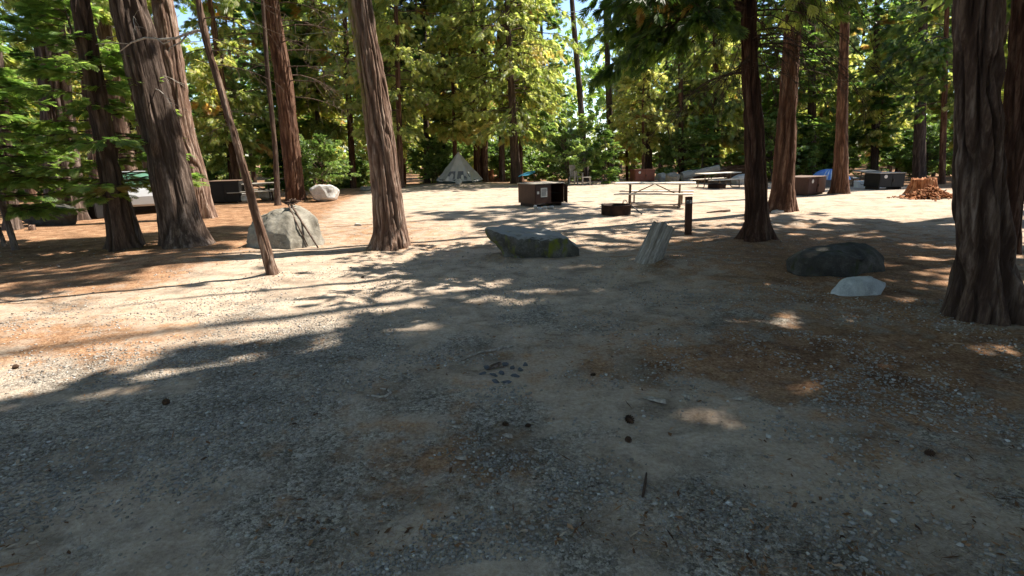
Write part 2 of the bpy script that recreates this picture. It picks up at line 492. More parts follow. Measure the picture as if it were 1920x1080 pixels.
def build_ground():
    nr, na = 330, 560
    r = np.concatenate([[0.0], np.geomspace(0.6, 420, nr)])
    th = np.linspace(0, 2 * np.pi, na, endpoint=False)
    # denser in front
    th = th + 0.62 * np.sin(th)            # th=0 is +Y: expands... compensated below
    th = np.sort(np.mod(np.linspace(-np.pi, np.pi, na, endpoint=False) - 0.7 * np.sin(np.linspace(-np.pi, np.pi, na, endpoint=False)), 2 * np.pi))
    X = r[:, None] * np.sin(th)[None]; Y = r[:, None] * np.cos(th)[None]
    Z = terrain(X, Y)
    rr = np.sqrt(X * X + Y * Y)
    Z = Z + micro(X, Y)
    V = np.stack([X, Y, Z], -1).reshape(-1, 3)
    idx = np.arange((nr + 1) * na).reshape(nr + 1, na)
    a = idx[:-1]; b = np.roll(idx, -1, 1)[:-1]; c = np.roll(idx, -1, 1)[1:]; d = idx[1:]
    F = np.stack([a, d, c, b], -1).reshape(-1, 4)[na:]
    T0 = np.stack([np.zeros(na, int), idx[1], np.roll(idx[1], -1)], -1)
    px, py, ok = project(V)
    x = V[:, 0]; y = V[:, 1]
    duff = 0.16 + 0.0 * x
    duff += 0.75 * (1 - sstep(-6.5, -4.2, x + 0.13 * (y - 10))) * sstep(6, 8.5, y)
    duff += 0.36 * np.where(ok, soft_ellipse(px, py, 680, 440, 240, 50), 0) + 0.25 * np.where(ok, soft_ellipse(px, py, 1300, 450, 330, 60), 0)
    duff += 0.5 * np.where(ok, soft_ellipse(px, py, 1640, 500, 330, 75), 0)
    duff += 0.36 * np.where(ok, soft_ellipse(px, py, 800, 860, 260, 110), 0)
    duff += 0.5 * np.where(ok, soft_ellipse(px, py, 120, 640, 330, 60), 0)
    duff += 0.4 * np.where(ok, soft_ellipse(px, py, 1450, 680, 500, 60), 0)
    duff += 0.42 * np.where(ok, soft_ellipse(px, py, 1750, 720, 520, 190), 0) - 0.3 * np.where(ok, soft_ellipse(px, py, 1300, 790, 170, 80), 0)
    duff += 0.75 * sstep(31, 35, y) + 0.7 * sstep(16, 22, np.abs(x))
    grav = 0.10 + 0.40 * (1 - sstep(5.0, 8.5, rr.ravel()))
    grav += 0.3 * np.where(ok, soft_ellipse(px, py, 450, 800, 450, 120), 0) - 0.5 * np.where(ok, soft_ellipse(px, py, 1130, 700, 190, 70), 0)
    grav -= 0.4 * np.where(ok, soft_ellipse(px, py, 1300, 790, 120, 60), 0)
    o = mk('ground', V, [T0, F], MAT['ground'], smooth=True, attrs={'duff': duff, 'grav': grav})
    tag(o, kind='structure')
build_ground()

# ------------------------------------------------------------------ where sunlight reaches the ground
LIT = [
    [(780, 330), (970, 330), (970, 352), (780, 356)],
    [(-400, 770), (0, 752), (130, 715), (250, 690), (400, 652), (520, 640), (640, 600), (800, 567), (935, 548), (890, 522), (765, 520),
     (752, 490), (830, 468), (890, 455), (880, 430), (760, 415), (640, 400), (560, 400), (430, 470), (330, 520), (200, 535), (60, 565), (-400, 600)],
    [(600, 400), (600, 352), (860, 338), (965, 338), (965, 372), (870, 370), (780, 382), (760, 402), (880, 414), (905, 440), (720, 440)],
    [(1058, 338), (1480, 338), (1480, 364), (1940, 380), (1940, 470), (1790, 430), (1600, 412), (1480, 403), (1300, 399), (1195, 384), (1058, 386)],
]
DAPPLE = [(890, 404), (1100, 386), (1300, 399), (1480, 403), (1940, 474), (1940, 560), (1760, 540), (1680, 466), (1450, 446), (1400, 470),
          (1280, 492), (1150, 505), (960, 540), (880, 545), (905, 480), (890, 440)]
FRINGE = [(-300, 830), (0, 815), (200, 750), (430, 700), (640, 660), (850, 610), (1000, 570), (930, 545), (640, 590), (400, 645), (120, 705), (-300, 760)]
FLECKS = [(1288, 782, 46, 17), (1215, 768, 38, 10), (1410, 792, 36, 11), (1520, 722, 40, 11), (1640, 692, 34, 7), (1885, 655, 46, 14), (1260, 735, 40, 12),
          (1600, 583, 30, 8), (1690, 556, 28, 6), (1470, 592, 22, 20), (1775, 538, 16, 6), (1540, 648, 34, 6), (1145, 606, 14, 5), (985, 552, 18, 6),
          (1350, 715, 30, 8), (1660, 690, 28, 7), (1720, 560, 25, 6), (1760, 660, 30, 6), (1590, 742, 30, 5), (1480, 560, 25, 5)]
def sunlit_wanted(P):
    """True where the ground point a leaf would shade is sunlit in the place"""
    t = P[:, 2] / SUNV[2]
    G = P - SUNV[None] * t[:, None]
    px, py, ok = project(np.stack([G[:, 0], G[:, 1], np.zeros(len(G))], -1))
    jx = 42 * n2(G[:, 0], G[:, 1], 1.3, 41, 4); jy = 24 * n2(G[:, 0], G[:, 1], 1.5, 43, 4)
    px = px + jx; py = py + jy
    lit = np.zeros(len(P), bool)
    for poly in LIT: lit |= pip(px, py, poly)
    lit &= ~((px < 620) & (py > 470) & (n2(G[:, 0], G[:, 1] * 1.8, 1.5, 71, 3) > .40))
    hz = np.clip((4.6 - G[:, 0]) / .72, 0, 5.2)      # under the dark centre trunk
    cor = np.hypot(G[:, 0] - (4.6 - .72 * hz), G[:, 1] - (10.25 - .305 * hz)) < .42
    dap = pip(px, py, DAPPLE)
    nz = n2(G[:, 0], G[:, 1], 3.1, 51, 2)
    lit |= dap & (nz > 0.06)
    lit |= pip(px, py, FRINGE) & (n2(G[:, 0], G[:, 1], 2.8, 63, 3) > .16)
    for cx, cy, rx, ry in FLECKS:
        lit |= (((px - cx) / (rx * 1.35)) ** 2 + ((py - cy) / (ry * 1.5)) ** 2) < 1
    lit |= (n2(G[:, 0], G[:, 1], 3.0, 57, 2) > 0.52 - .08 * (G[:, 0] > 2))
    lit &= ~pip(px, py, [(1290, 470), (1450, 452), (1690, 470), (1700, 575), (1340, 575)])
    return lit & ok & ~cor

# ------------------------------------------------------------------ trees
def trunk_geo(path, radii, zvis, nseg, dz, amp, cell, flare, seed, bendn=0.0):
    """path (k,3) local, radii (k): furrowed trunk"""
    path = np.asarray(path, float); radii = np.asarray(radii, float)
    zt = path[-1, 2]; zb = path[0, 2] - 0.15
    z = [zb]
    while z[-1] < zvis: z.append(z[-1] + dz)
    while z[-1] < zt - 0.7: z.append(z[-1] + 0.7)
    z.append(zt); z = np.array(z)
    cx = np.interp(z, path[:, 2], path[:, 0]); cy = np.interp(z, path[:, 2], path[:, 1])
    # smooth the polyline a little
    if len(z) > 9:
        k = max(1, int(0.35 / dz)); ker = np.ones(2 * k + 1) / (2 * k + 1)
        cx = np.convolve(np.pad(cx, k, 'edge'), ker, 'valid') ; cy = np.convolve(np.pad(cy, k, 'edge'), ker, 'valid')
    R = np.interp(z, path[:, 2], radii)
    th = np.linspace(0, 2 * np.pi, nseg, endpoint=False)
    TH, Z = np.meshgrid(th, z)
    Rm = R[:, None] + 0 * TH
    u = np.cos(TH) * Rm; w = np.sin(TH) * Rm
    lob = vnoise(np.stack([np.cos(TH) * 1.6, np.sin(TH) * 1.6, Z * 0.35], -1), seed + 3)
    hh = np.maximum(Z - path[0, 2], 0)
    fl = flare * np.exp(-hh / (0.6 * max(radii[0], 0.12) + 0.08)) * (1 + 1.7 * lob)
    warp = 0.7 * vnoise(np.stack([u * 3, w * 3, Z * 1.2], -1), seed + 7)
    na = vnoise(np.stack([u / cell + warp, w / cell, Z * 0.9 / (cell * 9)], -1), seed)
    nb = vnoise(np.stack([u / cell * 2.1, w / cell * 2.1 + warp, Z * 1.4 / (cell * 7)], -1), seed + 11)
    groove = np.exp(-(na / 0.26) ** 2) + 0.4 * np.exp(-(nb / 0.22) ** 2)
    plate = 0.35 * vnoise(np.stack([u / cell * 0.8, w / cell * 0.8, Z / (cell * 2.2)], -1), seed + 5)
    amp2 = amp * 1.7
    rr = Rm * (1 + fl) + 0.05 * Rm * lob + amp2 * (plate - groove + .12)
    rr = np.maximum(rr, 0.004)
    X = cx[:, None] + np.cos(TH) * rr; Y = cy[:, None] + np.sin(TH) * rr
    V = np.stack([X, Y, Z], -1).reshape(-1, 3)
    n = len(z)
    idx = np.arange(n * nseg).reshape(n, nseg)
    F = np.stack([idx[:-1], np.roll(idx, -1, 1)[:-1], np.roll(idx, -1, 1)[1:], idx[1:]], -1).reshape(-1, 4)
    return V, F, TH.reshape(-1), Z.reshape(-1), np.clip(groove, 0, 1).reshape(-1)

def batch_tubes(P, R, n=4):
    """P (B,k,3), R (B,k) -> V, F"""
    B, k, _ = P.shape
    D = np.gradient(P, axis=1)
    D /= np.linalg.norm(D, axis=-1, keepdims=True) + 1e-9
    ref = np.where(np.abs(D[..., 2:3]) > 0.9, np.array([1.0, 0, 0]), np.array([0, 0, 1.0]))
    Xv = np.cross(D, ref); Xv /= np.linalg.norm(Xv, axis=-1, keepdims=True) + 1e-9
    Yv = np.cross(Xv, D)
    a = np.linspace(0, 2 * np.pi, n, endpoint=False)
    V = P[:, :, None] + R[:, :, None, None] * (np.cos(a)[None, None, :, None] * Xv[:, :, None] + np.sin(a)[None, None, :, None] * Yv[:, :, None])
    idx = np.arange(B * k * n).reshape(B, k, n)
    F = np.stack([idx[:, :-1], np.roll(idx, -1, 2)[:, :-1], np.roll(idx, -1, 2)[:, 1:], idx[:, 1:]], -1).reshape(-1, 4)
    return V.reshape(-1, 3), F

def diamonds(spec):
    """spec: (a0, b0, angle, length, width) -> (m,4,3)"""
    out = []
    for a0, b0, an, ln, wd in spec:
        ca, sa = math.cos(an), math.sin(an)
        q = []
        for u, v in ((0, 0), (0.45 * ln, -wd / 2), (ln, 0), (0.45 * ln, wd / 2)):
            a = a0 + u * ca - v * sa; b = b0 + u * sa + v * ca
            q.append((a, b, -0.22 * (a * a + b * b)))
        out.append(q)
    return np.array(out)
T_CEDAR = diamonds([(0, 0, 0, 1.0, .13), (.06, 0, .5, .62, .12), (.06, 0, -.5, .62, .12), (.25, 0, .5, .58, .11), (.25, 0, -.5, .58, .11), (.45, 0, .48, .46, .10), (.45, 0, -.48, .46, .10)])
T_CED4 = diamonds([(0, 0, 0, 1.0, .34), (.08, 0, .6, .75, .32), (.08, 0, -.6, .75, .32)])
T_FIR = diamonds([(0, 0, 0, 1.0, .13)] + [(a, 0, s * 0.85, l, .12) for a, l in ((.08, .50), (.25, .50), (.42, .44), (.6, .36), (.76, .25)) for s in (1, -1)])
T_FIR4 = diamonds([(0, 0, 0, 1.0, .26), (.1, 0, .8, .6, .26), (.1, 0, -.8, .6, .26), (.45, 0, .8, .42, .22), (.45, 0, -.8, .42, .22)])
T_PINE = diamonds([(0, 0, a, l, .07) for a, l in ((0, 1.0), (.35, .95), (-.35, .95), (.8, .85), (-.8, .85), (1.3, .7), (-1.3, .7), (2.0, .5), (-2.0, .5))])
T_BROAD = diamonds([(0, 0, 0, 1.0, .62), (.0, .1, 1.0, .85, .55), (.0, -.1, -1.0, .85, .55), (0, 0, 2.2, .7, .5)])

def norm(v): return v / (np.linalg.norm(v, axis=-1, keepdims=True) + 1e-9)

def sprays(pos, D, Nn, sz, tmpl, tint):
    D = norm(D); S = norm(np.cross(Nn, D)); N2 = np.cross(D, S)
    V = pos[:, None, None] + sz[:, None, None, None] * (tmpl[None, ..., 0:1] * D[:, None, None] + tmpl[None, ..., 1:2] * S[:, None, None] + tmpl[None, ..., 2:3] * N2[:, None, None])
    m = tmpl.shape[0]
    F = np.arange(len(pos) * m * 4).reshape(-1, 4)
    return V.reshape(-1, 3), F, np.repeat(tint, m * 4)

STYLE = {
    'cedar': dict(rise=.18, droop=.55, up=.22, tdroop=.55, nz=.5, jit=.7, leaf='cedar_leaf'),
    'fir': dict(rise=.08, droop=.16, up=.08, tdroop=.10, nz=1.6, jit=.35, leaf='fir_leaf'),
    'pine': dict(rise=.45, droop=.35, up=.25, tdroop=-.1, nz=.3, jit=1.0, leaf='pine_leaf'),
    'broad': dict(rise=.9, droop=.35, up=.0, tdroop=.1, nz=.8, jit=.8, leaf='broad_leaf'),
}
def crown_geo(rng, axis, z0, z1, R, nb, tw, sp, size, tmpl, style, tint=(.45, .16), prof=None, keep=None, origin=(0, 0, 0), dead=.02, inner=.2, az=None, pw=1.0, ztwig=None, bare=0.0):
    st = STYLE[style]
    prof = prof or (lambda s: np.minimum(1, 0.55 + 1.6 * s) * (1 - s) ** 0.62)
    z = z0 + (z1 - z0) * rng.random(nb) ** pw
    s = (z - z0) / (z1 - z0)
    L = np.maximum(R * prof(s) * rng.uniform(.6, 1.12, nb), .25)
    A = rng.uniform(0, 2 * np.pi, nb) if az is None else az(rng, nb)
    k = 7; t = np.linspace(0, 1, k)[None]
    rise = (st['rise'] * rng.uniform(.3, 1.7, nb) + .35 * s ** 2)[:, None]; droop = (st['droop'] * rng.uniform(.6, 1.4, nb))[:, None]
    Az = A[:, None] + rng.normal(0, .25, (nb, 1)) * t
    ox = axis(z)
    P = np.stack([ox[:, 0:1] + L[:, None] * t * np.cos(Az), ox[:, 1:2] + L[:, None] * t * np.sin(Az),
                  z[:, None] + L[:, None] * (rise * t - droop * t ** 2 + st['up'] * t ** 3)], -1)
    P[:, 1:-1] += rng.normal(0, .02, P[:, 1:-1].shape) * L[:, None, None]
    Rb = (.006 + .010 * L)[:, None] * (1 - .86 * t)
    # twigs
    tt = inner + (1.0 - inner) * rng.random((nb, tw)) ** .85
    fi = tt * (k - 1); i0 = np.minimum(fi.astype(int), k - 2); ff = (fi - i0)[..., None]
    bi = np.arange(nb)[:, None]
    S0 = P[bi, i0] * (1 - ff) + P[bi, i0 + 1] * ff
    Bd = norm(P[bi, i0 + 1] - P[bi, i0])
    sgn = np.where(rng.random((nb, tw)) < .5, 1, -1)
    ang = sgn * rng.uniform(.35, 1.15, (nb, tw)) * np.where(tt > .93, .25, 1)
    hd = np.arctan2(Bd[..., 1], Bd[..., 0]) + ang
    tl = L[:, None] * .36 * (1.08 - tt) + .16 * min(1, R / 2) + .12
    tl *= rng.uniform(.7, 1.3, tl.shape)
    sl = Bd[..., 2] * .7 - st['tdroop'] * rng.uniform(.2, 1.2, tl.shape)
    Td = np.stack([np.cos(hd), np.sin(hd), sl], -1)
    u3 = np.array([0, .5, 1.0])[None, None, :, None]
    TP = S0[:, :, None] + Td[:, :, None] * tl[..., None, None] * u3
    TP[..., 2] -= .25 * max(0, st['tdroop']) * tl[..., None] * np.array([0, .25, 1.0])
    brt = rng.normal(0, tint[1] * .6, nb)
    isdead = rng.random(nb) < dead
    isbare = rng.random(nb) < bare
    # sprays
    us = rng.uniform(.15, 1.0, (nb, tw, sp))
    pos = S0[:, :, None] + Td[:, :, None] * (tl[..., None] * us)[..., None]
    pos[..., 2] -= .25 * max(0, st['tdroop']) * tl[..., None] * us ** 2
    dd = Td[:, :, None] + rng.normal(0, .45 * st['jit'] + .1, pos.shape)
    dd[..., 2] -= st['tdroop'] * .5
    nn = rng.normal(0, st['jit'], pos.shape); nn[..., 2] += st['nz']
    sz = size * rng.uniform(.65, 1.35, us.shape)
    tn = tint[0] + brt[:, None, None] + rng.normal(0, tint[1], us.shape)
    tn = np.where(isdead[:, None, None], rng.uniform(.86, 1.0, us.shape), np.clip(tn, 0, .84))
    keepb = np.repeat(~isbare, tw * sp)
    pos = pos.reshape(-1, 3); dd = dd.reshape(-1, 3); nn = nn.reshape(-1, 3); sz = sz.ravel(); tn = tn.ravel()
    TPf = TP.reshape(-1, 3, 3)
    TR = np.repeat((.0035 + .002 * L)[:, None], tw, 1).reshape(-1, 1) * np.array([[1, .7, .3]])
    if keep is not None:
        o = np.asarray(origin)
        dn = norm(dd) * sz[:, None]
        lit = keep(pos + o + dn * .25) | keep(pos + o + dn * .8)
        keepb &= ~lit
        tk = ~keep(TPf[:, 1] + o)
        TPf = TPf[tk]; TR = TR[tk]
        bm_ = ~keep(P.reshape(-1, 3) + o).reshape(nb, k)
        bk = bm_[:, 2:].mean(1) > .45
        P = P[bk]; Rb = Rb[bk]
    pos, dd, nn, sz, tn = pos[keepb], dd[keepb], nn[keepb], sz[keepb], tn[keepb]
    V1, F1 = batch_tubes(P, Rb, 5)
    V2, F2 = batch_tubes(TPf, TR, 3)
    Vb = np.concatenate([V1, V2]); Fb = np.concatenate([F1, F2 + len(V1)])
    Vl, Fl, tl_ = sprays(pos, dd, nn, sz, tmpl, tn)
    return Vb, Fb, Vl, Fl, tl_, st['leaf']

def limbs_geo(rng, axis, zs, Ls, azs, rise, droop, r0=.018, sub=5, wob=.10):
    """bare, crooked dead limbs with side twigs"""
    nb = len(zs); k = 9; t = np.linspace(0, 1, k)[None]
    zs = np.asarray(zs); Ls = np.asarray(Ls); azs = np.asarray(azs)
    ox = axis(zs)
    Az = azs[:, None] + rng.normal(0, .35, (nb, 1)) * t
    P = np.stack([ox[:, 0:1] + Ls[:, None] * t * np.cos(Az), ox[:, 1:2] + Ls[:, None] * t * np.sin(Az),
                  zs[:, None] + Ls[:, None] * (rise * t - droop * t ** 2)], -1)
    P[:, 1:] += np.cumsum(rng.normal(0, wob * .25, (nb, k - 1, 3)), 1) * Ls[:, None, None] * .35
    Rb = (r0 * (.5 + .5 * Ls / Ls.max()))[:, None] * (1 - .85 * t)
    V1, F1 = batch_tubes(P, Rb, 5)
    tt = rng.integers(2, k - 1, (nb, sub)); bi = np.arange(nb)[:, None]
    S0 = P[bi, tt]; Bd = norm(P[bi, np.minimum(tt + 1, k - 1)] - S0)
    d = norm(Bd + rng.normal(0, .8, S0.shape) + np.array([0, 0, -.35]))
    tl = (Ls[:, None] * rng.uniform(.15, .45, (nb, sub)))[..., None, None]
    u = np.linspace(0, 1, 5)[None, None, :, None]
    TP = S0[:, :, None] + d[:, :, None] * tl * u + np.cumsum(rng.normal(0, .035, (nb, sub, 5, 3)), 2) * tl
    TP[:, :, 0] = S0
    TP[..., 2] -= .25 * tl[..., 0] * u[..., 0] ** 2
    V2, F2 = batch_tubes(TP.reshape(-1, 5, 3), np.tile(np.linspace(r0 * .35, r0 * .1, 5), (nb * sub, 1)), 4)
    return np.concatenate([V1, V2]), np.concatenate([F1, F2 + len(V1)])

def crown_mesh(name, Vl, Fl, tint, leaf, Vb, Fb, root):
    V = np.concatenate([Vl, Vb]); F = np.concatenate([Fl, Fb + len(Vl)])
    return mk(name, V, [F], MAT[leaf], root, False, {'tint': np.concatenate([tint, np.zeros(len(Vb))])}, None, MAT['twig'], len(Fb))

def axis_of(path):
    path = np.asarray(path)
    return lambda z: np.stack([np.interp(z, path[:, 2], path[:, 0]), np.interp(z, path[:, 2], path[:, 1])], -1)

def px_path(pts, H, lean=.5):
    """pts [(px,py,width_px)] from base to top, all in the vertical plane at the base's distance -> origin, local path, radii"""
    b = at(pts[0][0], pts[0][1])
    path = []; rad = []
    for px, py, w in pts:
        p = on_plane(px, py, b[1])
        path.append(p - b); rad.append(w * vdepth(p) / FPX / 2)
    path[0] = np.zeros(3)
    path = np.array(path)
    d = (path[-1] - path[-2]) / max(path[-1][2] - path[-2][2], .1)
    z1 = path[-1][2]
    ext = []
    for f in (.35, .7, 1.0):
        z = z1 + (H - z1) * f
        p = path[-1] + d * lean * (z - z1); p[2] = z
        ext.append(p); rad.append(max(.02, rad[len(pts) - 1] * (1 - .93 * f)))
    return b, np.concatenate([path, np.array(ext)]), np.array(rad)

def hero(name, label, cat, pts, H, bark, seed, nseg=72, dz=.06, amp=.012, cell=.07, flare=.3, crown=None, dead=None, moss=None, group=None, lean=.5, zvis=None):
    b, path, rad = px_path(pts, H, lean)
    root = empty(name, b, label, cat, group)
    rng = np.random.default_rng(seed)
    d = float(np.hypot(b[0], b[1]))
    if zvis is None: zvis = min(H - 1, 1.9 + .33 * d)
    V, F, TH, Z, GR = trunk_geo(path, rad, zvis, nseg, dz, amp, cell, flare, seed)
    at_ = {'fissure': GR}
    if moss: at_['moss'] = moss(TH, Z)
    mk('trunk', V, [F], MAT[bark], root, True, at_)
    ax = axis_of(path)
    if crown:
        cs = crown if isinstance(crown, list) else [crown]
        Bs = []; Ls = {}
        nB = 0
        for c in cs:
            c = dict(c); tm = c.pop('tmpl')
            Vb, Fb, Vl, Fl, tl, leaf = crown_geo(rng, ax, tmpl=tm, origin=b, **c)
            Bs.append((Vb, Fb)); Ls.setdefault(leaf, []).append((Vl, Fl, tl))
        Vb = np.concatenate([v for v, f in Bs]); off = 0; Fb = []
        for v, f in Bs: Fb.append(f + off); off += len(v)
        Fb = np.concatenate(Fb)
        for leaf, li in Ls.items():
            Vl = np.concatenate([v for v, f, t in li]); off = 0; Fl = []
            for v, f, t in li: Fl.append(f + off); off += len(v)
            crown_mesh('crown', Vl, np.concatenate(Fl), np.concatenate([t for v, f, t in li]), leaf, Vb, Fb, root)
    if dead:
        Vd, Fd = limbs_geo(rng, ax, **{k: v for k, v in dead.items() if k != 'mat'})
        mk('dead_limbs', Vd, [Fd], MAT[dead.get('mat', 'twig')], root, True)
    return root, b, path

K = sunlit_wanted
def azs(lo, hi): return lambda rng, n: rng.uniform(lo, hi, n)

# --- the near trunks, left to right
hero('pine_tree', 'leaning grey-brown trunk at the far left edge, behind the young fir', 'tree',
     [(25, 432, 24), (12, 300, 21), (-6, 100, 19)], 24, 'grey_bark', 101, crown=dict(z0=9, z1=24, R=3.2, nb=80, tw=9, sp=4, size=.42, tmpl=T_CEDAR, style='cedar', keep=K))
hero('pine_tree', 'very thick furrowed trunk at upper left, behind the young fir', 'tree',
     [(124, 415, 62), (112, 250, 54), (85, 0, 50)], 34, 'grey_bark', 102, 120, .05, .03, .15, .3, crown=dict(z0=10, z1=33, R=4, nb=90, tw=9, sp=4, size=.42, tmpl=T_CEDAR, style='cedar', keep=K))
hero('cedar_tree', 'slim pale brown trunk standing between two thick dark trunks at left', 'tree',
     [(190, 402, 26), (176, 280, 22), (160, 120, 18)], 20, 'cedar_bark', 103)
hero('cedar_tree', 'dark leaning trunk with a flared base, just left of the thickest trunk', 'tree',
     [(232, 470, 46), (214, 370, 38), (192, 240, 34), (146, -20, 30)], 26, 'dark_bark', 104, 120, .04, .024, .12, .38, crown=dict(z0=8, z1=26, R=3.2, nb=80, tw=9, sp=4, size=.42, tmpl=T_CEDAR, style='cedar', keep=K))
hero('pine_tree', 'thickest trunk of the left cluster, broad flared base, leaning left', 'tree',
     [(345, 462, 80), (334, 400, 70), (302, 250, 64), (240, 0, 62)], 36, 'grey_bark', 105, 170, .04, .032, .12, .24,
     crown=dict(z0=9, z1=35, R=4.2, nb=95, tw=9, sp=4, size=.42, tmpl=T_CEDAR, style='cedar', keep=K),
     dead=dict(zs=[2.6, 3.1, 3.4, 4.1, 4.4], Ls=[.8, .9, .7, 1.2, 1.0], azs=[2.8, 5.6, .3, 3.4, 5.2], rise=.1, droop=.5, r0=.014, mat='dead_wood'))
hero('cedar_tree', 'reddish trunk directly behind the thickest trunk, its right side sunlit', 'tree',
     [(376, 410, 50), (364, 330, 44), (342, 250, 42), (304, 0, 38)], 32, 'pale_cedar_bark', 106, 130, .04, .024, .11, .3,
     crown=dict(z0=8, z1=31, R=3.6, nb=80, tw=9, sp=4, size=.42, tmpl=T_CEDAR, style='cedar', keep=K))
T7, b7, p7 = hero('young_tree', 'thin crooked trunk leaning left in front of the grey boulder, with a bare white limb', 'tree',
     [(512, 518, 23), (500, 470, 20), (484, 420, 17), (462, 335, 15), (440, 255, 14), (410, 155, 13), (386, 78, 14), (371, 0, 11)], 9, 'cedar_bark', 107, 56, .03, .008, .04, .12,
     dead=dict(zs=[3.0, 3.2, 3.35, 3.6, 3.9, 4.2, 2.4, 2.2], Ls=[.9, 1.0, 1.1, 1.4, 1.5, 1.5, .5, .5], azs=[.3, 6.0, 1.2, 5.8, .2, 3.3, .4, 2.6], rise=.05, droop=.35, r0=.010, sub=6))
# its bare white limb
mb = MB()
def lp(px, py, dy=0.0): 
    p = on_plane(px, py, b7[1] + dy); return tuple(p - b7)
mb.tube([lp(383, 61), (lp(372, 57, .05)), lp(348, 64, .1), lp(330, 72, .1), lp(300, 74, .12), lp(272, 71, .15), lp(246, 80, .15), lp(224, 97, .2)], [.022, .020, .018, .016, .015, .014, .010, .005], 7)
mb.tube([lp(352, 64, .1), lp(338, 80, .05), lp(318, 90, .0), lp(316, 101, .0)], [.014, .011, .008, .005], 6)
mb.tube([lp(318, 78, .1), lp(306, 82, .1), lp(288, 68, .1)], [.010, .008, .004], 6)
mb.tube([lp(240, 82, .15), lp(210, 80, .2), lp(180, 83, .2)], [.008, .006, .003], 6)
mb.build('bare_limb', MAT['dead_wood'], T7)
hero('cedar_tree', 'straight dark trunk sunlit on its right half, behind the grey boulder', 'tree',
     [(556, 377, 34), (548, 300, 33), (532, 150, 31), (507, 0, 28)], 30, 'red_bark', 108, 110, .06,   .020, .11, .22,
     crown=dict(z0=7.5, z1=30, R=3.4, nb=80, tw=9, sp=4, size=.42, tmpl=T_CEDAR, style='cedar', tint=(.5, .15), keep=K),
     dead=dict(zs=list(np.linspace(4.2, 8.6, 16)), Ls=[2.6, 2.2, 3.2, 2.8, 3.4, 2.4, 3.6, 3.0, 2.6, 3.4, 2.4, 3.2, 2.8, 3.0, 3.5, 2.6],
               azs=[0.1, 3.3, -.3, .5, 6.0, 2.9, .2, 5.7, 3.6, -.1, .4, 2.5, 6.1, .15, 3.1, .6], rise=.15, droop=.35, r0=.03, sub=7))
hero('young_tree', 'thin black trunk standing left of the sunlit red trunk', 'tree',
     [(521, 385, 11), (516, 280, 9), (501, 130, 8), (494, 20, 7)], 14, 'dark_bark', 109, 36, .08, .006, .05, .15)
def mossfn(TH, Z): return sstep(-.1, .9, np.cos(TH - np.pi * 0.93)) * sstep(1.9, 3.2, Z)
hero('cedar_tree', 'big sunlit cedar trunk alone left of centre, with furrowed bark and yellow moss', 'tree',
     [(738, 466, 66), (733, 420, 58), (722, 330, 54), (706, 200, 51), (688, 90, 47), (674, 0, 44)], 30, 'pale_cedar_bark', 110, 190, .03, .022, .085, .30, moss=mossfn,
     crown=dict(z0=6.5, z1=30, R=3.3, nb=85, tw=9, sp=4, size=.42, tmpl=T_CEDAR, style='cedar', keep=K))
hero('cedar_tree', 'dark cedar trunk right of the number post, drooping branches over its top', 'tree',
     [(1422, 452, 46), (1420, 400, 40), (1414, 250, 36), (1406, 100, 31), (1402, 0, 28)], 13, 'dark_red_bark', 112, 130, .035, .018, .10, .36,
     crown=[dict(z0=4.5, z1=13, R=3.3, nb=90, tw=11, sp=7, size=.30, tmpl=T_CEDAR, style='cedar', tint=(.22, .13), keep=K),
            dict(z0=3.9, z1=5.6, R=3.6, nb=30, tw=16, sp=9, size=.24, tmpl=T_CEDAR, style='cedar', tint=(.12, .10), az=azs(2.3, 3.9), prof=lambda s: .75 + 0 * s, dead=.06, inner=.3)],
     dead=dict(zs=list(np.linspace(3.0, 5.4, 64)), Ls=list(np.random.default_rng(5).uniform(.9, 2.4, 64)), azs=list(np.random.default_rng(6).uniform(0, 6.28, 64)), rise=.15, droop=.75, r0=.016, sub=10))
hero('cedar_tree', 'reddish trunk with a sunlit right edge, just right of the dark centre trunk', 'tree',
     [(1467, 398, 44), (1470, 330, 38), (1476, 200, 33), (1486, 60, 30), (1490, 0, 28)], 27, 'red_bark', 113, 120, .04, .02, .11, .28,
     crown=[dict(z0=5.2, z1=27, R=3.2, nb=110, tw=11, sp=7, size=.32, tmpl=T_CEDAR, style='cedar', tint=(.36, .15), keep=K, dead=.05)],
     dead=dict(zs=list(np.linspace(3.6, 6.4, 20)), Ls=list(np.random.default_rng(7).uniform(.8, 2.0, 20)), azs=list(np.random.default_rng(8).uniform(0, 6.28, 20)), rise=.05, droop=.5, r0=.014, sub=7))
hero('cedar_tree', 'slender straight reddish trunk beside the long brown food locker on the right', 'tree',
     [(1575, 364, 29), (1578, 250, 21), (1582, 100, 16), (1585, 0, 14)], 30, 'red_bark', 114, 72, .07, .012, .08, .3,
     crown=dict(z0=5.5, z1=30, R=3.6, nb=170, tw=11, sp=6, size=.44, tmpl=T_CED4, style='cedar', tint=(.42, .16), keep=K))
hero('cedar_tree', 'massive dark furrowed trunk at the right, nearest to the camera', 'tree',
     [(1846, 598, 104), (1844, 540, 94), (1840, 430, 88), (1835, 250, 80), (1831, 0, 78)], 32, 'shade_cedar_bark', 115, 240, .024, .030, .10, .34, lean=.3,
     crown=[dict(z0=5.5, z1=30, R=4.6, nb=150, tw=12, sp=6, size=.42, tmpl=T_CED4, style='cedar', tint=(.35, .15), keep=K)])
hero('cedar_tree', 'dark trunk half hidden behind the massive right-hand trunk', 'tree',
     [(1890, 477, 34), (1898, 350, 36), (1912, 100, 40), (1920, 0, 42)], 30, 'dark_red_bark', 116, 120, .035, .024, .11, .25, lean=.3,
     crown=[dict(z0=5.5, z1=29, R=4.4, nb=140, tw=11, sp=6, size=.42, tmpl=T_CED4, style='cedar', tint=(.35, .15), keep=K)])

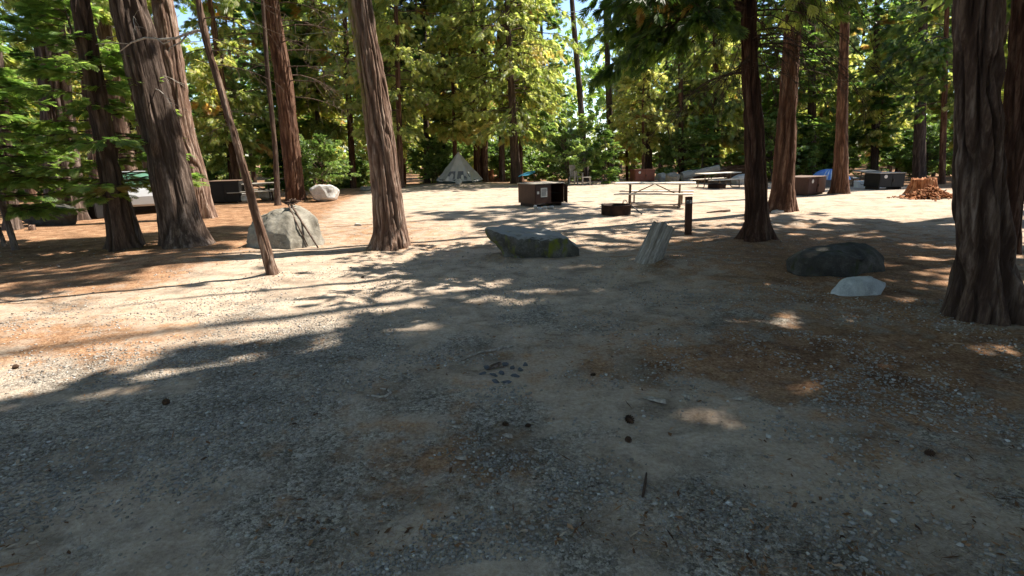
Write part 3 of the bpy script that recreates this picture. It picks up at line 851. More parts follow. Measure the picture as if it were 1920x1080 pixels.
# --- trees beyond the right edge of the frame: they cast the foreground's shade
OFF = [(9.6, 4.3, 31), (7.8, 1.6, 33), (12.6, 8.4, 28), (14.6, 4.0, 30), (11.2, .2, 32), (13.4, 12.6, 27), (17.5, 9.5, 28), (8.6, -1.6, 34), (17.5, 15.5, 26)]
for i, (x, y, H) in enumerate(OFF):
    rng = np.random.default_rng(900 + i)
    z = float(terrain(x, y))
    root = empty('cedar_tree', (x, y, z), 'tall cedar outside the right edge of the view, shading the foreground', 'tree', 'shade trees beyond the right edge')
    path = np.array([[0, 0, 0], [.1, .05, H * .5], [.15, .1, H]]); rad = np.array([.42, .28, .03])
    V, F, _, _, GR = trunk_geo(path, rad, 4, 48, .2, .02, .1, .3, 900 + i)
    mk('trunk', V, [F], MAT['cedar_bark'], root, True, {'fissure': GR})
    Vb, Fb, Vl, Fl, tl, leaf = crown_geo(rng, axis_of(path), 4.5, H, 4.6, 130, 11, 6, .46, T_CED4, 'cedar', (.36, .15), keep=K, origin=(x, y, z))
    crown_mesh('crown', Vl, Fl, tl, leaf, Vb, Fb, root)

# --- young firs at the left, in front of the big trunks
def fir(px, py, hh, R, seed, label, wpx, z0=.9, tint=(.66, .17), lean=0, nb=85, **kw):
    b = at(px, py)
    root = empty('young_fir', b, label, 'tree')
    rng = np.random.default_rng(seed)
    r = wpx * vdepth(b) / FPX / 2
    path = np.array([[0, 0, 0], [lean * .5, 0, hh * .5], [lean, 0, hh]]); rad = np.array([r, r * .65, .006])
    V, F, _, _, GR = trunk_geo(path, rad, hh - .1, 28, .06, .004, .05, .12, seed)
    mk('trunk', V, [F], MAT['fir_bark'], root, True)
    Vb, Fb, Vl, Fl, tl, leaf = crown_geo(rng, axis_of(path), z0, hh, R, nb, 15, 6, .17, T_FIR, 'fir', tint, prof=lambda s: (1 - s) ** .7 * np.minimum(1, .6 + 2 * s), **kw)
    crown_mesh('crown', Vl, Fl, tl, leaf, Vb, Fb, root)
    return root
fir(268, 462, 5.6, 1.75, 201, 'young fir with flat layered green boughs in front of the thick left trunks', 11, 1.15, lean=-.75)
fir(30, 468, 4.6, 1.9, 202, 'bushy young fir with bright green boughs at the left edge', 11, .75, (.72, .15), lean=-.3)
fir(10, 462, 3.6, 1.3, 203, 'short crooked young fir leaning at the far left edge, beside the bushy one', 8, 1.0, (.55, .17), lean=-.5, nb=50)

# --- trees at the far edge of the clearing
def mid(name, label, px, py, w, topx, H, bark, seed, crown, wt=None, group=None, **kw):
    return hero(name, label, 'tree', [(px, py, w), ((px + topx) / 2, py / 2, (w + (wt or w * .6)) / 2), (topx, 0, wt or w * .6)], H, bark, seed, 36, .14, .012, .09, .25, crown=crown, group=group, **kw)
CED = dict(tmpl=T_CEDAR, style='cedar', keep=K)
mid('cedar_tree', 'tall yellow-green cedar behind the open food locker, crown hanging low on both sides', 968, 344, 19, 950, 24, 'dark_bark', 301,
    dict(z0=3.0, z1=24, R=5.0, nb=180, tw=13, sp=8, size=.32, tint=(.68, .15), dead=.07, tmpl=T_CEDAR, style='cedar'), 8)
mid('cedar_tree', 'yellowing cedar behind the big sunlit trunk, left of the tent', 752, 352, 12, 742, 18, 'red_bark', 302,
    dict(z0=3.0, z1=18, R=4.0, nb=120, tw=12, sp=8, size=.32, tint=(.68, .15), dead=.07, tmpl=T_CEDAR, style='cedar'))
mid('cedar_tree', 'yellow-green cedar with pale trunk between the red trunk and the big sunlit trunk', 662, 352, 13, 645, 20, 'red_bark', 303,
    dict(z0=4.2, z1=20, R=4.2, nb=120, tw=12, sp=8, size=.32, tint=(.64, .16), dead=.05, tmpl=T_CEDAR, style='cedar'))
mid('cedar_tree', 'slim cedar with a thin dark trunk behind the far pale boulder', 600, 350, 10, 586, 18, 'dark_bark', 304,
    dict(z0=4.4, z1=18, R=3.6, nb=100, tw=12, sp=8, size=.32, tint=(.62, .16), dead=.05, tmpl=T_CEDAR, style='cedar'))
mid('fir_tree', 'dark green fir standing in shade behind and left of the tent', 835, 330, 12, 828, 22, 'dark_bark', 305,
    dict(z0=2.6, z1=22, R=3.2, nb=150, tw=12, sp=8, size=.33, tint=(.22, .12), tmpl=T_FIR4, style='fir', keep=K))
mid('fir_tree', 'dense dark fir behind the tent, hiding the sky above it', 800, 325, 12, 795, 26, 'dark_bark', 306,
    dict(z0=4.0, z1=26, R=3.6, nb=150, tw=12, sp=8, size=.33, tint=(.2, .12), tmpl=T_FIR4, style='fir', keep=K))
mid('cedar_tree', 'reddish trunk standing right behind the grey tent', 896, 338, 14, 884, 24, 'red_bark', 307, dict(z0=5, z1=24, R=3.4, nb=100, tw=12, sp=8, size=.33, tint=(.5, .17), dead=.08, **CED))
mid('cedar_tree', 'second reddish trunk behind the tent, touching the broken stump', 908, 336, 15, 905, 24, 'red_bark', 308, None)
mid('cedar_tree', 'straight brown trunk between the broken stump and the open food locker', 942, 336, 12, 934, 22, 'cedar_bark', 309, dict(z0=6, z1=22, R=3, nb=80, tw=12, sp=8, size=.33, tint=(.5, .17), **CED))
mid('pine_tree', 'tall thin grey pine trunk right of the yellow-green cedar', 1100, 326, 13, 1072, 28, 'grey_bark', 310, dict(z0=13, z1=28, R=3, nb=70, tw=9, sp=5, size=.4, tmpl=T_PINE, style='pine'), 9)
mid('pine_tree', 'thin dark pine trunk above the left end of the near picnic table', 1147, 330, 14, 1135, 26, 'dark_bark', 311, dict(z0=9, z1=26, R=3.2, nb=80, tw=12, sp=8, size=.33, tmpl=T_FIR4, style='fir', keep=K, tint=(.3, .15)), 9,
    dead=dict(zs=list(np.linspace(3.5, 7.5, 14)), Ls=list(np.random.default_rng(15).uniform(.8, 1.7, 14)), azs=list(np.random.default_rng(16).uniform(0, 6.28, 14)), rise=-.05, droop=.5, r0=.02, sub=8, mat='dead_wood'))
mid('cedar_tree', 'dark straight trunk behind the far brown food locker', 1217, 326, 14, 1213, 26, 'dark_bark', 312, dict(z0=5.0, z1=26, R=3.4, nb=110, tw=12, sp=8, size=.33, tint=(.42, .17), **CED), 10)
mid('cedar_tree', 'slim brown trunk standing among the boulders behind the tables', 1278, 330, 11, 1274, 22, 'red_bark', 313, dict(z0=4.0, z1=22, R=3.6, nb=120, tw=12, sp=7, size=.40, tint=(.46, .17), dead=.04, **CED), 7)
mid('cedar_tree', 'leafy green cedar above the far picnic table', 1345, 318, 12, 1340, 18, 'red_bark', 314, dict(z0=2.8, z1=18, R=4.2, nb=140, tw=12, sp=7, size=.40, tint=(.5, .17), **CED), 8)
mid('cedar_tree', 'dark trunk with broken branch stubs left of the slender red trunk', 1522, 335, 16, 1522, 24, 'dark_bark', 315, dict(z0=4.5, z1=24, R=3.4, nb=110, tw=12, sp=8, size=.33, tint=(.38, .17), **CED), 12,
    dead=dict(zs=list(np.linspace(1.5, 6, 14)), Ls=list(np.random.default_rng(25).uniform(.8, 1.8, 14)), azs=list(np.random.default_rng(26).uniform(0, 6.28, 14)), rise=-.05, droop=.5, r0=.02, sub=8, mat='dead_wood'))
mid('cedar_tree', 'grey-brown trunk behind the big red rotten stump', 1722, 338, 22, 1732, 26, 'dark_bark', 316, dict(z0=5.2, z1=26, R=3.6, nb=110, tw=12, sp=8, size=.33, tint=(.4, .17), **CED), 13)
mid('cedar_tree', 'slim reddish trunk left of the massive right-hand trunk', 1766, 345, 11, 1776, 20, 'red_bark', 317, dict(z0=3.4, z1=20, R=3.2, nb=110, tw=12, sp=8, size=.33, tint=(.36, .17), **CED), 8)
mid('fir_tree', 'shaded green fir behind the black food locker', 1640, 330, 14, 1645, 20, 'dark_bark', 318, dict(z0=1.8, z1=20, R=3.2, nb=130, tw=12, sp=8, size=.33, tint=(.45, .17), tmpl=T_FIR4, style='fir', keep=K), 9)

# --- prototypes for the forest behind
def proto(name, cat, H, bark, r, seed, leafname='crown', **c):
    root = empty(name, (0, 0, 0), 'x', cat)
    rng = np.random.default_rng(seed)
    path = np.array([[0, 0, 0], [rng.normal(0, .12), rng.normal(0, .12), H * .5], [rng.normal(0, .2), rng.normal(0, .2), H]]); rad = np.array([r, r * .62, .02])
    V, F, _, _, GR = trunk_geo(path, rad, min(8, H - .4), 20, .25, .012, .1, .25, seed)
    mk('trunk', V, [F], MAT[bark], root, True, {'fissure': GR})
    Vb, Fb, Vl, Fl, tl, leaf = crown_geo(rng, axis_of(path), **c)
    crown_mesh(leafname, Vl, Fl, tl, leaf, Vb, Fb, root)
    return root
PR = {
    'cedar_a': proto('cedar_tree', 'tree', 24, 'red_bark', .26, 401, z0=3.2, z1=24, R=3.6, nb=130, tw=12, sp=8, size=.38, tmpl=T_CEDAR, style='cedar', tint=(0.62, .17), dead=.03),
    'cedar_b': proto('cedar_tree', 'tree', 28, 'cedar_bark', .34, 402, z0=6.0, z1=28, R=3.6, nb=130, tw=12, sp=8, size=.38, tmpl=T_CEDAR, style='cedar', tint=(0.52, .17), dead=.03),
    'fir_a': proto('fir_tree', 'tree', 26, 'dark_bark', .28, 403, z0=2.0, z1=26, R=3.3, nb=150, tw=12, sp=8, size=.38, tmpl=T_FIR4, style='fir', tint=(0.48, .18)),
    'fir_b': proto('fir_tree', 'tree', 20, 'fir_bark', .2, 404, z0=1.2, z1=20, R=3.0, nb=140, tw=12, sp=8, size=.38, tmpl=T_FIR4, style='fir', tint=(0.60, .18)),
    'pine_a': proto('pine_tree', 'tree', 32, 'grey_bark', .34, 405, z0=9, z1=32, R=3.6, nb=110, tw=12, sp=8, size=.38, tmpl=T_PINE, style='pine', tint=(0.60, .17)),
    'cedar_y': proto('cedar_tree', 'tree', 12, 'red_bark', .15, 408, z0=2.9, z1=12, R=3.0, nb=110, tw=12, sp=8, size=.31, tmpl=T_CEDAR, style='cedar', tint=(0.70, .17), dead=.04),
    'fir_y': proto('fir_tree', 'tree', 11, 'fir_bark', .13, 409, z0=.8, z1=11, R=2.5, nb=120, tw=12, sp=8, size=.31, tmpl=T_FIR4, style='fir', tint=(0.70, .18)),
    'sap_a': proto('fir_sapling', 'sapling', 4.2, 'fir_bark', .05, 406, z0=.25, z1=4.2, R=1.5, nb=70, tw=11, sp=5, size=.22, tmpl=T_FIR4, style='fir', tint=(0.65, .17)),
    'shrub_a': proto('leafy_shrub', 'shrub', 2.4, 'twig', .03, 407, leafname='foliage', z0=.1, z1=2.0, R=1.5, nb=46, tw=10, sp=6, size=.13, tmpl=T_BROAD, style='broad', tint=(0.65, .18), prof=lambda s: .5 + .5 * np.sin(np.pi * (.2 + .75 * s))),
}
rngp = np.random.default_rng(77)
used = set()
def put(key, x, y, label, group, sc=1.0):
    o = PR[key]
    z = float(terrain(x, y)) - .05
    rz = rngp.uniform(0, 6.28)
    if key not in used:
        used.add(key)
        o.location = (x, y, z); o.rotation_euler.z = rz; o.scale = (sc,) * 3
        tag(o, label, None, group)
        return o
    return copy_tree(o, (x, y, z), rz, sc, label, group)
GL = {'cedar': ('green cedar in the dense forest behind the clearing', 'cedars of the forest behind'),
      'fir': ('dark fir in the dense forest behind the clearing', 'firs of the forest behind'),
      'pine': ('tall pine in the dense forest behind the clearing', 'pines of the forest behind')}
GAPS = [(345, 425, 200), (1082, 1150, 200), (775, 850, 60)]
ROWS = [(36, 5.5, 9, 13, ['cedar_y', 'fir_y', 'cedar_y', 'cedar_y']), (40.5, 7.0, 10, 14, ['cedar_y', 'fir_y', 'cedar_a']), (46, 8.5, 13, 18, ['cedar_a', 'cedar_a', 'fir_b', 'cedar_b']),
        (53, 9, 17, 23, ['cedar_a', 'fir_a', 'cedar_b', 'pine_a']), (62, 8.5, 24, 30, ['cedar_a', 'fir_a', 'cedar_b', 'pine_a']),
        (73, 8.5, 27, 33, ['cedar_b', 'fir_a', 'pine_a']), (88, 8.5, 29, 36, ['cedar_b', 'fir_a', 'pine_a'])]
PH = dict(cedar_a=24, cedar_b=28, fir_a=26, fir_b=20, pine_a=32, cedar_y=12, fir_y=11)
for yy, step, h0, h1, keys in ROWS:
    xm = yy * 1.02 + 6
    x = -xm + rngp.uniform(0, step)
    while x < xm:
        xx = x + rngp.uniform(-1.5, 1.5); y = yy + rngp.uniform(-2, 2)
        px, py, ok = project(np.array([xx, y, 8.0]))
        gap = any(a < px < b for a, b, _ in GAPS[:2]) and yy > 45 and rngp.random() < .9
        if not gap:
            k = rngp.choice(keys)
            if yy < 45 and px < 1050 and k == 'fir_y' and rngp.random() < .8: k = 'cedar_y'
            lab, grp = GL[k.split('_')[0]]
            put(k, xx, y, lab, grp, rngp.uniform(h0, h1) / PH[k])
        x += step * rngp.uniform(.75, 1.25)
rngw = np.random.default_rng(12)
nw = 26000
aw = rngw.uniform(-1.0, 1.0, nw); rw = rngw.uniform(98, 125, nw)
pw = np.stack([rw * np.sin(aw), rw * np.cos(aw), rngw.uniform(-3, 1, nw)], -1)
hw = 20 + 9 * vnoise(np.stack([pw[:, 0] * .16, pw[:, 1] * .16, 0 * aw], -1), 5)
pw[:, 2] += hw * rngw.random(nw) ** 1.1
Vw, Fw, tw_ = sprays(pw, rngw.normal(0, 1, (nw, 3)) + np.array([0, 0, -.3]), rngw.normal(0, 1, (nw, 3)), rngw.uniform(.9, 2.0, nw), T_FIR4, np.clip(.4 + .3 * vnoise(pw * .2, 8) + rngw.normal(0, .1, nw), 0, .8))
tag(mk('distant_wood', Vw, [Fw], MAT['cedar_leaf'], None, False, {'tint': tw_}), 'distant wood closing the view behind the forest', 'wood', kind='stuff')
for i, (x, y, k) in enumerate([(-9, -5, 'cedar_b'), (-4, -8, 'fir_a'), (2, -7, 'cedar_b'), (7, -9, 'cedar_a'), (-13, 0, 'fir_a'), (-8.5, -11, 'cedar_a'), (0, -13, 'fir_a'), (12, -7, 'fir_a'), (-16, 5, 'cedar_b'), (-13, -7, 'cedar_b'), (5, -14, 'cedar_b'), (-18, -2, 'cedar_a')]):  # unseen trees added behind the camera to dim the flat skylight
    kd = k.split('_')[0]
    put(k, x, y, f'{kd} added unseen behind the viewpoint to dim the skylight', f'{kd}s added unseen behind the viewpoint', rngp.uniform(.9, 1.15))
# both flanks, nearer than the far rows
for x, y, k in [(-22, 22, 'cedar_a'), (-26, 28, 'fir_a'), (-19, 29, 'cedar_b'), (-30, 34, 'cedar_a'), (-15.5, 31, 'cedar_a'), (-24, 35, 'pine_a'), (-14, 36, 'fir_b'), (-20, 17, 'fir_b'),
                (-17, 24.5, 'cedar_b'), (-34, 30, 'cedar_b'), (-28, 22, 'fir_b'), (-23, 14.5, 'cedar_b'),
                (33, 30, 'fir_b'), (30, 35, 'cedar_b'), (38, 24, 'cedar_b'), (31, 20, 'fir_b'), (40, 34, 'pine_a')]:
    lab = ('cedar' if k.startswith('cedar') else 'fir' if k.startswith('fir') else 'pine')
    side = 'left' if x < 0 else 'right'
    put(k, x, y, f'{lab} at the {side} flank of the clearing, nearer than the forest rows', f'{lab}s on the {side} flank', rngp.uniform(.85, 1.1))
for i in range(58):
    y = rngp.uniform(33.5, 46); x = rngp.uniform(-.9, .95) * y
    if i % 3 == 0: put('sap_a', x, y, 'small fir sapling at the foot of the forest', 'fir saplings under the forest', rngp.uniform(.55, 1.2))
    else: put('shrub_a', x, y, 'sunlit leafy shrub at the foot of the forest', 'shrubs under the forest', rngp.uniform(.6, 1.5))
def put_px(key, px, py, label, sc, group=None):
    b = at(px, py); return put(key, b[0], b[1], label, group, sc)
for o in (put_px('sap_a', 1132, 344, 'dark green fir sapling right of the wooden camp chair', .75),
          put_px('shrub_a', 606, 372, 'bright green bush at the foot of the slim trunks, behind the pale boulder', .9),
          put_px('shrub_a', 1066, 345, 'pale leafy bush behind the wooden camp chair', 1.3)):
    if 'group' in o.keys(): del o['group']

# ------------------------------------------------------------------ rocks
def hull_rock(name, pts, mat, label, cat='boulder', loc=None, rotz=0, bev=.05, cuts=3, amp=.03, freq=3.0, seed=0, group=None, sink=0.0):
    bm = bmesh.new()
    for p in pts: bm.verts.new(p)
    r = bmesh.ops.convex_hull(bm, input=bm.verts[:])
    bmesh.ops.delete(bm, geom=list({g for g in r['geom_interior'] + r['geom_unused'] if isinstance(g, bmesh.types.BMVert)}), context='VERTS')
    bmesh.ops.dissolve_limit(bm, angle_limit=.05, verts=bm.verts[:], edges=bm.edges[:])
    bmesh.ops.bevel(bm, geom=bm.edges[:], offset=bev, segments=2, affect='EDGES', profile=.5, clamp_overlap=True)
    bmesh.ops.triangulate(bm, faces=bm.faces[:])
    for _ in range(cuts):
        lim = .055 if _ == cuts - 1 else .12
        ed = [e for e in bm.edges if e.calc_length() > lim]
        if ed: bmesh.ops.subdivide_edges(bm, edges=ed, cuts=1, smooth=0.0)
        bmesh.ops.triangulate(bm, faces=bm.faces[:])
    bm.normal_update()
    P = np.array([v.co for v in bm.verts]); N = np.array([v.normal for v in bm.verts])
    d = amp * (1.2 * fbm(P * freq, 4, seed) - .8 * np.exp(-(vnoise(P * freq * .9 + 7, seed + 3) / .07) ** 2) * .35)
    for v, p in zip(bm.verts, P + N * d[:, None]): v.co = p
    for f in bm.faces: f.smooth = True
    me = bpy.data.meshes.new(name); bm.to_mesh(me); bm.free(); me.materials.append(MAT[mat])
    o = bpy.data.objects.new(name, me); COL.objects.link(o)
    l = np.array(loc, float); l[2] -= sink
    o.location = l; o.rotation_euler.z = rotz
    return tag(o, label, cat, group)

def blob_pts(rng, sx, sy, sz, n=26, flat=.3):
    v = norm(rng.normal(0, 1, (n, 3)))
    v = np.sign(v) * np.abs(v) ** .8
    v *= np.array([sx, sy, sz]) / 2 * rng.uniform(.8, 1.05, (n, 1))
    v[:, 2] += sz * (.5 - flat)
    v[:, 2] = np.maximum(v[:, 2], -.08)
    return v

def rock_px(name, x0, x1, ytop, ybase, mat, label, seed, depthf=.8, cat='boulder', **kw):
    b = at((x0 + x1) / 2, ybase)
    s = vdepth(b) / FPX
    w = (x1 - x0) * s; d = w * depthf
    h = (ybase - ytop) * s * .97
    rng = np.random.default_rng(seed)
    p = blob_pts(rng, w, d, h, 30, .12)
    p[:, 2] *= h / max(p[:, 2].max(), .01)
    p[:, 0] *= w / np.ptp(p[:, 0])
    loc = b + np.array([0, d * .42, 0]); loc[2] = float(terrain(loc[0], loc[1])) - .02
    return hull_rock(name, p, MAT and mat, label, cat, loc, 0, bev=.06 * min(1, w), amp=.035 * min(1.3, w), seed=seed, **kw)

# big grey boulder behind the thin crooked trunk
b = at(535, 470); s = vdepth(b) / FPX
def bp(px, py, dy, b=b): return tuple(on_plane(px, py, b[1] + dy) - b)
boulder1 = hull_rock('boulder', [bp(459, 440, .35), bp(461, 466, .3), bp(470, 412, .4), bp(478, 470, .05), bp(500, 396, .45), bp(512, 392, .75), bp(545, 386, .55), bp(552, 384, .8),
                      bp(578, 390, .7), bp(588, 400, .6), bp(608, 450, .55), bp(606, 460, .5), bp(545, 473, -.12), bp(538, 442, -.05), bp(575, 466, .15), bp(500, 430, .0), bp(536, 405, .2),
                      bp(470, 468, 1.2), bp(600, 462, 1.2), bp(490, 410, 1.2), bp(575, 395, 1.2), bp(590, 472, .2)],
          'granite', 'big angular grey boulder behind the thin crooked trunk, sticks leaning on it', loc=b + np.array([0, .05, 0]), bev=.02, cuts=4, amp=.055, freq=3.6, seed=11, sink=.03)
def stick(name, pts, r, mat, label, cat='stick', group=None, nn=7):
    b0 = np.array(pts[0]); mb = MB()
    mb.tube([tuple(np.array(p) - b0) for p in pts], r, nn)
    o = mb.build(name, MAT[mat]); o.location = b0
    return tag(o, label, cat, group)
def pp(px, py, y): return on_plane(px, py, y)
yb = b[1]
from mathutils.bvhtree import BVHTree
def surf(o, px, py, off):
    me = o.data; l = np.array(o.location)
    bv = BVHTree.FromPolygons([tuple(np.array(v.co) + l) for v in me.vertices], [tuple(p.vertices) for p in me.polygons])
    d = ray(px, py); d = d / np.linalg.norm(d)
    h = bv.ray_cast(Vector(CAMP), Vector(d))
    p = np.array(h[0]) if h[0] is not None else on_plane(px, py, yb + .6)
    return p - d * off
stick('leaning_stick', [at(597, 467) + np.array([0, 0, .02]), surf(boulder1, 571, 424, .05), surf(boulder1, 545, 390, .08) + np.array([0, 0, .10])], [.015, .019, .022], 'dark_bark', 'longer dark stick leaning on the right of the big grey boulder')
stick('leaning_stick', [surf(boulder1, 577, 461, .03), surf(boulder1, 559, 424, .05), surf(boulder1, 541, 390, .08) + np.array([0, 0, .08])], [.011, .014, .016], 'dark_bark', 'thinner dark stick leaning left of the longer one on the big grey boulder')
mbk = MB()
rr_ = random.Random(4)
pc = pp(546, 379, yb + .62)
for k in range(16):
    a = rr_.uniform(0, 6.28); e = rr_.uniform(-.4, .7); L = rr_.uniform(.08, .2)
    q = Vector((math.cos(a) * math.cos(e), math.sin(a) * math.cos(e), math.sin(e))) * L
    mbk.tube([(0, 0, 0), tuple(q * .6 + Vector((0, 0, rr_.uniform(-.02, .02)))), tuple(q)], [.03, .022, .008], 6)
o = mbk.build('root_burl', MAT['dark_bark']); o.location = pc
tag(o, 'gnarled dark burl of roots on top of the big grey boulder', 'root')

# flat mossy boulder left of the leaning grey log
b = at(1000, 490); s = vdepth(b) / FPX
def bq(px, py, dy, b=b): return tuple(on_plane(px, py, b[1] + dy) - b)
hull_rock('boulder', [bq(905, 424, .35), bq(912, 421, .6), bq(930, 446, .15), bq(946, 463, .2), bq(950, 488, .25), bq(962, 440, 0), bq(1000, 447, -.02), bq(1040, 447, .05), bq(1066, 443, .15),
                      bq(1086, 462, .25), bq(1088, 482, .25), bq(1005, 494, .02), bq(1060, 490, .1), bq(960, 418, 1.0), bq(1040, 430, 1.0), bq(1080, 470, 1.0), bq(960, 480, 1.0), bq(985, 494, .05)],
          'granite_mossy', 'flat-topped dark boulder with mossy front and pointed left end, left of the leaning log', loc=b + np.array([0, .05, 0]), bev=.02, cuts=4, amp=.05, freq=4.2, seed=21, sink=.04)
# dark boulder and white rock at the right
b = at(1570, 524); s = vdepth(b) / FPX
def bk(px, py, dy, b=b): return tuple(on_plane(px, py, b[1] + dy) - b)
hull_rock('boulder', [bk(1474, 486, .5), bk(1476, 505, .3), bk(1486, 476, .6), bk(1510, 462, .5), bk(1530, 456, .6), bk(1560, 453, .5), bk(1600, 450, .6), bk(1625, 455, .6), bk(1645, 470, .5), bk(1657, 478, .5),
                      bk(1660, 505, .3), bk(1655, 524, .25), bk(1600, 528, -.02), bk(1540, 527, .0), bk(1500, 524, .1), bk(1500, 480, .15), bk(1560, 478, .02), bk(1630, 480, .1), bk(1500, 470, 1.2), bk(1600, 460, 1.3), bk(1650, 490, 1.1), bk(1490, 520, 1.1), bk(1650, 524, 1.1)],
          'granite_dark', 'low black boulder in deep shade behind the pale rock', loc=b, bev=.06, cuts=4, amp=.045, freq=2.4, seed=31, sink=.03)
b = at(1608, 560); s = vdepth(b) / FPX
def br(px, py, dy, b=b): return tuple(on_plane(px, py, b[1] + dy) - b)
hull_rock('rock', [br(1553, 546, .12), br(1558, 538, .2), br(1575, 520, .2), br(1605, 512, .25), br(1618, 513, .25), br(1636, 510, .25), br(1662, 525, .3), br(1664, 532, .2), br(1650, 556, .05),
                   br(1620, 562, .0), br(1590, 556, .02), br(1570, 548, .45), br(1650, 545, .5), br(1612, 530, .05)], 'rock_white',
          'smooth pale grey rock lying in front of the black boulder', 'rock', b, 0, .02, 4, .03, 5, 33, sink=.03)
rock_px('boulder', 576, 634, 346, 379, 'granite_pale', 'rounded pale boulder right of the straight sunlit trunk, far left of the clearing', 35, .8)
rock_px('rock', 664, 678, 417, 424, 'granite_pale', 'small pale stone lying alone on the sunlit dirt left of the big trunk', 36, .7, 'rock')
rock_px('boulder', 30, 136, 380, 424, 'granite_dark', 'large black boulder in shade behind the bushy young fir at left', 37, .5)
rock_px('rock', 436, 466, 362, 380, 'granite_pale', 'white rock under the left picnic table', 38, .7, 'rock')
rock_px('rock', 482, 516, 352, 376, 'granite_pale', 'white rock behind the right end of the left picnic table', 39, .7, 'rock')
rock_px('rock', 853, 866, 334, 346, 'granite_pale', 'pale rock in front of the tent, left of the longer one', 40, .8, 'rock')
rock_px('rock', 866, 890, 335, 343, 'granite_pale', 'longer pale rock along the front of the tent', 41, .6, 'rock')
rock_px('rock', 674, 700, 349, 358, 'granite', 'flat grey rock at the edge of the clearing left of the big trunk', 42, .6, 'rock')
rock_px('boulder', 1232, 1262, 322, 341, 'granite_pale', 'pale slanted boulder right of the far brown locker', 43, .8)
rock_px('boulder', 1250, 1278, 323, 345, 'granite', 'grey boulder between the pale slanted one and the slim trunk', 44, .8)
rock_px('boulder', 1278, 1302, 318, 342, 'granite_pale', 'pale boulder just left of the far picnic table top', 45, .8)
rock_px('boulder', 1376, 1412, 326, 346, 'granite_pale', 'pale boulder behind the right end of the far picnic table', 46, .8)
for i, (x0, x1, y0, y1) in enumerate([(1000, 1008, 383, 392), (1007, 1018, 387, 393), (1016, 1027, 385, 393), (1026, 1040, 385, 392)]):
    rock_px('rock', x0, x1, y0, y1, 'granite_pale', 'fist-sized pale stone in the row under the open food locker', 50 + i, .8, 'rock', group='stones under the open locker')
rock_px('rock', 1450, 1473, 392, 401, 'granite_pale', 'small white stone at the foot of the red trunk with the sunlit edge', 55, .7, 'rock')

# ------------------------------------------------------------------ leaning grey log
b = at(1214, 491)
d1 = on_plane(1226, 424, b[1] + .1) - b
def log_geo(R, L, nseg, seed, amp=.012, jag=.04, cell=.06):
    z = np.linspace(-.12, L, 40)
    V, F, TH, Z, GR = trunk_geo(np.array([[0, 0, 0], [0, 0, L]]), np.array([R, R * .93]), L - .02, nseg, .03, amp, cell, .05, seed)
    n = len(V) // nseg
    V = V.reshape(n, nseg, 3)
    top = V[-1].copy(); jz = jag * vnoise(np.stack([top[:, 0] * 14, top[:, 1] * 14, 0 * top[:, 0]], -1), seed + 1)
    V[-1, :, 2] += jz
    rings = [V.reshape(-1, 3)]; Fs = [F]; off = (n - 1) * nseg; base = n * nseg
    prev = np.arange(nseg) + off
    for f in (.8, .5, .2):
        q = V[-1].copy(); c = q.mean(0); q = c + (q - c) * f; q[:, 2] = L + jag * 1.2 * vnoise(np.stack([q[:, 0] * 14, q[:, 1] * 14, 0 * q[:, 0]], -1), seed + 1)
        rings.append(q); cur = np.arange(nseg) + base; base += nseg
        Fs.append(np.stack([prev, np.roll(prev, -1), np.roll(cur, -1), cur], -1)); prev = cur
    Fs.append(prev[None, :]) if False else None
    c = rings[-1].mean(0)[None]; rings.append(c)
    T = np.stack([prev, np.roll(prev, -1), np.full(nseg, base)], -1)
    return np.concatenate(rings), Fs + [T]
V, Fs = log_geo(.19, .62, 96, 61, .009, .05, .05)
o = mk('leaning_log', V, Fs, MAT['grey_wood'], None, True); o.location = b
o.rotation_euler = (RAD(-10), RAD(25), 0)
tag(o, 'weathered grey log post leaning right, right of the flat mossy boulder', 'log')

# ------------------------------------------------------------------ number post
b = at(1290, 440)
post = empty('number_post', b, 'dark brown wooden site post with number 90', 'post', rotz=RAD(-6))
Hp = 0.80
mb = MB(); mb.box((.135, .10, Hp + .1), (0, 0, Hp / 2 - .05), bev=.006)
mb.build('post_board', MAT['post_brown'], post).rotation_euler.y = RAD(-2.0)
def text_mesh(body, size, mat, name, parent, loc, rot):
    cu = bpy.data.curves.new(name, 'FONT'); cu.body = body; cu.size = size; cu.align_x = 'CENTER'; cu.align_y = 'CENTER'; cu.extrude = .002; cu.offset = .003
    t = bpy.data.objects.new(name, cu); COL.objects.link(t)
    bpy.context.view_layer.update()
    me = bpy.data.meshes.new_from_object(t.evaluated_get(bpy.context.evaluated_depsgraph_get()))
    COL.objects.unlink(t); bpy.data.objects.remove(t)
    me.materials.clear(); me.materials.append(mat)
    o = bpy.data.objects.new(name, me); COL.objects.link(o); o.parent = parent; o.location = loc; o.rotation_euler = rot
    return o
for dx, ch in ((-.034, '9'), (.030, '0')):
    MB().box((.056, .003, .078), (dx - .025, -.0525, Hp - .10)).build('number_plate', MAT['label_ink'], post)
    text_mesh(ch, .085, MAT['label_white'], 'digit', post, (dx - .025, -.056, Hp - .10), (RAD(90), 0, 0))

